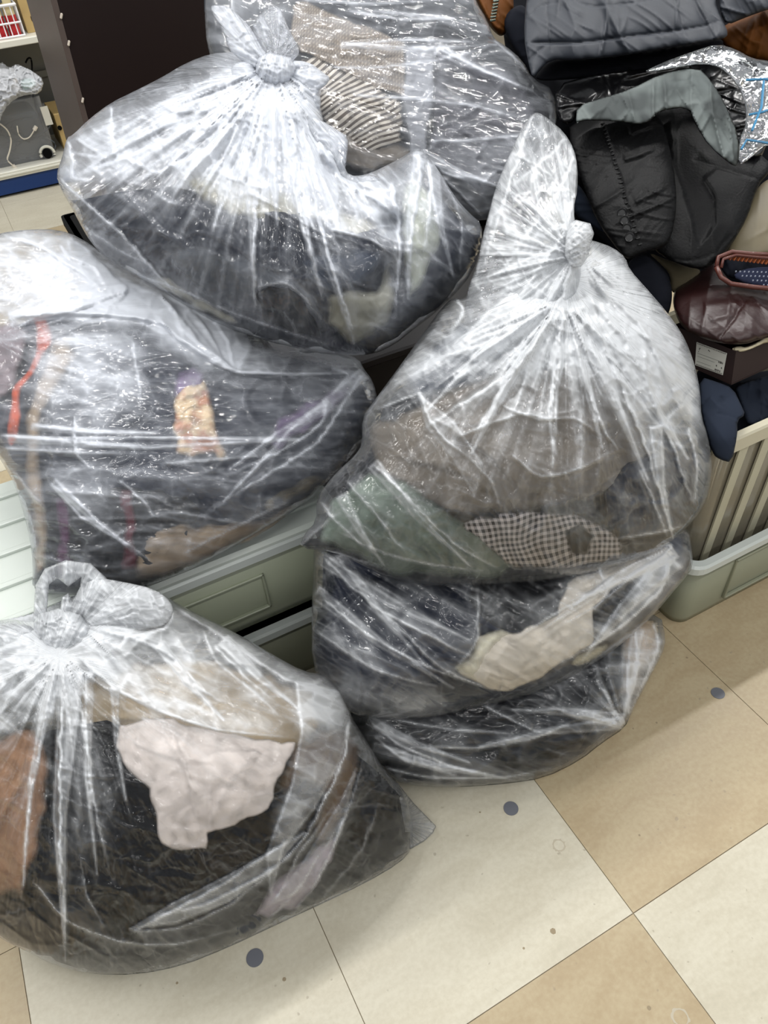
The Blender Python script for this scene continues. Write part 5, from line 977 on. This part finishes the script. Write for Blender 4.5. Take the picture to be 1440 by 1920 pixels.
loose('tissue', 'grey tissue lining sheet lying over the shoulders of the leather jacket', 'tissue', [(1079, 233), (1082, 198), (1130, 184), (1183, 167), (1239, 138), (1308, 125), (1332, 149), (1357, 188), (1386, 257), (1384, 312), (1370, 309), (1329, 274), (1305, 236), (1290, 200), (1235, 208), (1220, 228), (1197, 234), (1160, 228), (1131, 226), (1090, 226)], plane3((1090, 220, 1.42), (1380, 300, 1.40), (1300, 130, 1.50)), .022, .004, NONW, 2.5, 1, wr=(22, .012, 44, 80), thick=.004,
      folds=(([(1287, 198), (1310, 190), (1340, 220), (1380, 300)], 7, .012, 0),))
M_BPOLY = plain('black_polythene', srgb(11, 11, 13), .28, .6, 40, spec=.6)
loose('garment_cover', 'shiny black garment cover under the hem of the puffer jacket', 'cover', [(1040, 160), (1110, 140), (1250, 120), (1350, 90), (1400, 130), (1440, 190), (1440, 290), (1395, 300), (1350, 200), (1310, 150), (1240, 150), (1160, 190), (1085, 210), (1070, 235), (1045, 225)], plane3((1080, 200, 1.52), (1430, 250, 1.52), (1300, 100, 1.58)), .04, .03, M_BPOLY, 2.5, 1, wr=(24, .012, 54, -15), cr=(34, .010, 0, 55, -20, 2.0))
pb = thing('poly_cover', 'clear crinkled plastic cover with blue printed lines at the right edge', 'cover', (1.35, 1.2, .8))
M_POLY = film('crinkled_poly', (.9, .95, 1.0), base=.0, gain=.5, fine=.8, spec=.8, rough=.08, bump=1.0)
o_, sP = loose('cover_film', '', '', [(1200, 138), (1240, 118), (1300, 96), (1345, 82), (1380, 92), (1410, 110), (1450, 115), (1480, 140), (1480, 280), (1440, 268), (1410, 295), (1384, 312), (1386, 262), (1400, 230), (1395, 180), (1360, 130), (1320, 118), (1260, 128)], plane3((1200, 140, 1.44), (1440, 280, 1.36), (1400, 90, 1.44)), .03, .01, M_POLY, 2.5, 1, wr=(18, .008, 64, -20), cr=(22, .010, .06, 65, -20, 1.6), par=pb)
M_PRB = plain('blue_print', srgb(50, 120, 160), .4)
for L_ in ([(1398, 150), (1432, 148), (1446, 150)], [(1432, 152), (1428, 200), (1410, 245)], [(1404, 215), (1430, 210), (1446, 204)], [(1390, 280), (1400, 262), (1440, 268)]):
    P = [C0 + ray(*p_) * (float(sP.sample(p_[0], p_[1], 'base')) - .012) for p_ in L_]; bm = bmesh.new(); tube_bm(bm, P, .0022, 5); bm_obj('printed_line', bm, M_PRB, pb)
# under the jacket
loose('jacket', 'navy blue jacket peeping out left of the leather jacket, behind the twisted bag neck', 'jacket', [(1070, 340), (1092, 350), (1125, 420), (1140, 440), (1100, 420), (1075, 400)], 1.58, .02, .15, NAVY2)
loose('trousers', 'khaki trousers at the right edge behind the leather jacket', 'trousers', [(1396, 400), (1419, 350), (1450, 330), (1490, 330), (1490, 480), (1440, 478), (1370, 480), (1360, 470)], plane3((1380, 470, 1.50), (1440, 340, 1.56), (1480, 470, 1.50)), .03, .05, KH2, wr=(50, .012, 4, -60))
loose('bag_strap', 'khaki cloth strap hanging below the leather jacket', 'strap', [(1213, 472), (1244, 484), (1290, 502), (1318, 505), (1300, 535), (1270, 552), (1256, 545), (1258, 515), (1236, 492)], 1.50, .02, .03, cloth('khaki_dull', srgb(98, 90, 72)), wr=(40, .004, 4, 20))
loose('cap', 'dark navy cap below the cuff of the leather jacket', 'cap', [(1178, 490), (1195, 480), (1215, 476), (1240, 500), (1256, 520), (1262, 560), (1250, 600), (1225, 610), (1195, 560), (1170, 520)], 1.44, .05, .05, DARKN, wr=(40, .006, 4, 20))
# maroon leather bag in the shoe box
mb = thing('leather_bag', 'maroon leather bag with an open zipped top, lying in the shoe box', 'bag', (1.2, .95, .55))
loose('bag_body', '', '', [(1262, 545), (1285, 530), (1318, 505), (1345, 485), (1352, 505), (1370, 530), (1410, 540), (1450, 548), (1480, 552), (1480, 630), (1425, 636), (1400, 646), (1360, 646), (1320, 636), (1280, 618), (1262, 580)], plane3((1300, 610, 1.405), (1440, 620, 1.39), (1380, 500, 1.52)), .075, .03, MAROON, 2.5, 2, wr=(60, .010, 4, 60), par=mb, folds=(([(1348, 640), (1365, 610), (1390, 575), (1412, 550)], 2.5, -.007, 0), ([(1320, 575), (1350, 570), (1390, 572)], 9, .005, 0), ([(1330, 600), (1360, 590), (1385, 592)], 9, .004, 0)))
DOTM = cloth('dotted_lining', srgb(40, 44, 62), srgb(40, 44, 62))
loose('lining', '', '', [(1372, 518), (1390, 505), (1430, 500), (1480, 502), (1480, 548), (1440, 540), (1400, 534)], 1.40, .01, .01, DOTM, 2.5, 1, wr=None, par=mb)
M_DOTW = plain('lining_dot', srgb(150, 156, 172), .7); bm = bmesh.new()
for j in range(4):
    for i in range(12):
        x_, y_ = 1380 + i * 8 + (j % 2) * 4, 509 + j * 8 + i * .2
        if (x_ - 1372) * .45 + 505 > y_ - 4 and x_ < 1470: box_bm(bm, tuple(C0 + ray(x_, y_) * 1.387), (.0022, .0015, .0022), 0)
o = bm_obj('lining_dots', bm, M_DOTW, mb); o['kind'] = 'stuff'
for L_, r_, m_ in (([(1343, 500), (1347, 482), (1372, 472), (1410, 476), (1470, 478)], .004, PIPE), ([(1343, 500), (1352, 520), (1370, 532), (1410, 538), (1480, 544)], .0045, PIPE), ([(1352, 502), (1356, 486), (1380, 478), (1420, 482), (1470, 486)], .003, PIPE)):
    bm = bmesh.new(); tube_bm(bm, [C0 + ray(*p_) * 1.385 for p_ in L_], r_, 8); bm_obj('piping', bm, m_, mb, smooth=True)
M_ZIP = plain('copper_zip', srgb(170, 96, 56), .35, metal=.5); bm = bmesh.new()
for k in range(13): box_bm(bm, tuple(C0 + ray(1362 + k * 7.5, 482 + k * .9) * 1.392), (.0028, .006, .009), .0008, rot=Matrix.Rotation(.5, 3, 'Y'))
bm_obj('zip', bm, M_ZIP, mb)
loose('bag_inside', '', '', [(1348, 500), (1356, 484), (1400, 478), (1480, 482), (1480, 520), (1400, 520), (1368, 524)], 1.425, .01, .01, DARKN, 3, 1, wr=(12, .004, 4, 70), par=mb)
loose('tissue', 'cream tissue paper crumpled at the right corner of the shoe box', 'tissue', [(1400, 652), (1424, 640), (1440, 622), (1480, 600), (1480, 640), (1440, 640), (1400, 658), (1385, 660), (1370, 655), (1384, 648)], 1.375, .01, .02, cloth('tissue_cream', srgb(208, 198, 170)), 2.5, 1, wr=(20, .006, 4, 20), thick=.004)
# shoe box
M_BOX = plain('maroon_card', srgb(38, 21, 20), .6, var=.05); M_LABEL = plain('label_paper', srgb(212, 210, 200), .6, var=.02)
sb = thing('shoe_box', 'dark maroon shoe box lid with a white printed label on its end', 'box', tuple(C0 + ray(1372, 721) * 1.42))
tl_, tc_, tr_ = C0 + ray(1262, 610) * 1.452, C0 + ray(1380, 659) * 1.372, C0 + ray(1500, 606) * 1.41
dn_ = np.array([0, 0, -.060]); dn_ = (C0 + ray(1371, 722) * 1.402) - tc_
bl_ = tl_ + dn_; bc_ = tc_ + dn_; br_ = tr_ + dn_; far = tl_ + (tr_ - tc_)
def sl(name, q_, nr, th, mat, par): bm = bmesh.new(); slab_bm(bm, q_, nr, th); return bm_obj(name, bm, mat, par)
nA = np.cross(tc_ - tl_, dn_); nA = nA / np.linalg.norm(nA); nA = nA * (1 if nA @ ray(1330, 650) > 0 else -1)
nB = np.cross(tr_ - tc_, dn_); nB = nB / np.linalg.norm(nB); nB = nB * (1 if nB @ ray(1400, 650) > 0 else -1)
sl('box_end', [tl_, tc_, bc_, bl_], nA, .003, M_BOX, sb); sl('box_side', [tc_, tr_, br_, bc_], nB, .003, M_BOX, sb); sl('box_bottom', [bl_, bc_, br_, bl_ + (br_ - bc_)], (0, 0, 1), .003, M_BOX, sb)
sl('box_side', [tl_, far, far + dn_, bl_], nB * -1, .003, M_BOX, sb); sl('box_end', [far, tr_, br_, far + dn_], nA * -1, .003, M_BOX, sb)
def onA(px, py, o_=.001):                                   # point on the end wall of the box
    d = ray(px, py); t_ = ((tl_ - C0) @ nA) / (d @ nA); return C0 + d * t_ - nA * o_
lbl = sl('printed_label', [onA(1307, 641), onA(1364, 662), onA(1356, 703), onA(1304, 684)], -nA, .0006, M_LABEL, sb)
M_INK = plain('ink', srgb(70, 66, 62), .7)
def q2(u, v): return 1307 * (1 - u) * (1 - v) + 1364 * u * (1 - v) + 1356 * u * v + 1304 * (1 - u) * v, 641 * (1 - u) * (1 - v) + 662 * u * (1 - v) + 703 * u * v + 684 * (1 - u) * v
def mark(par, u0, u1, v0, v1, skew=0.0):
    sl('print_mark', [onA(*q2(u0 + skew, v0), .0019), onA(*q2(u1 + skew, v0), .0019), onA(*q2(u1, v1), .0019), onA(*q2(u0, v1), .0019)], nA, .0003, M_INK, par)
for k in range(22): mark(lbl, .03 + k * .043, .05 + k * .043, .02, .07, .012); mark(lbl, .03 + k * .043, .05 + k * .043, .93, .98, .012)
for (u, v, w_, h_) in ((.10, .20, .015, .10), (.125, .20, .02, .03), (.40, .14, .03, .05), (.44, .17, .02, .04), (.08, .36, .02, .03), (.05, .45, .85, .008), (.06, .58, .6, .006), (.78, .46, .02, .08), (.82, .46, .03, .08), (.86, .46, .03, .08), (.91, .46, .02, .08), (.72, .66, .03, .07), (.90, .68, .03, .07), (.70, .84, .035, .07), (.75, .84, .03, .07), (.80, .84, .035, .07), (.86, .84, .03, .07), (.05, .80, .5, .006)):
    mark(lbl, u, u + w_, v, v + h_)
# clothes in the crate
loose('trousers', 'dark navy trousers heaped in the crate under the shoe box', 'trousers', [(1300, 690), (1340, 690), (1400, 700), (1480, 690), (1480, 800), (1440, 806), (1390, 830), (1350, 820), (1310, 780)], plane3((1320, 800, 1.45), (1440, 800, 1.45), (1380, 690, 1.52)), .03, .06, DARKN, wr=(40, .012, 4, 50))
loose('trouser_leg', 'slate navy trouser leg hanging over the crate rim at the right', 'trousers', [(1312, 706), (1345, 716), (1375, 728), (1390, 760), (1398, 778), (1382, 788), (1383, 815), (1372, 868), (1350, 862), (1336, 852), (1320, 800), (1312, 760)], plane3((1320, 730, 1.385), (1385, 740, 1.365), (1365, 866, 1.34)), .014, .01, NAVY2, 2.5, 1, lumps=((1350, 815, 55, .035),), wr=(60, .003, 4, 20), folds=(([(1340, 776), (1370, 780), (1384, 790)], 2.2, -.004, 0), ([(1330, 745), (1345, 760), (1360, 755)], 6, .008, 0), ([(1345, 760), (1352, 750), (1350, 742)], 3, -.006, 0)))
loose('blazer', 'navy blazer crumpled between the shoe box and the crate rim', 'blazer', [(1375, 724), (1410, 712), (1480, 694), (1480, 760), (1440, 790), (1405, 800), (1395, 780), (1386, 750)], plane3((1380, 760, 1.42), (1450, 780, 1.43), (1420, 710, 1.47)), .02, .03, cloth('blazer_cloth', srgb(28, 33, 43)), wr=(24, .010, 4, 60))
loose('sock', 'beige sock bundle seen through the left end of the crate', 'sock', [(1345, 880), (1370, 870), (1390, 900), (1370, 960), (1345, 1000), (1330, 1010), (1330, 960)], const(1.66), .02, .03, cloth('beige_dull', srgb(170, 146, 116)), wr=(24, .010, 4, 60))
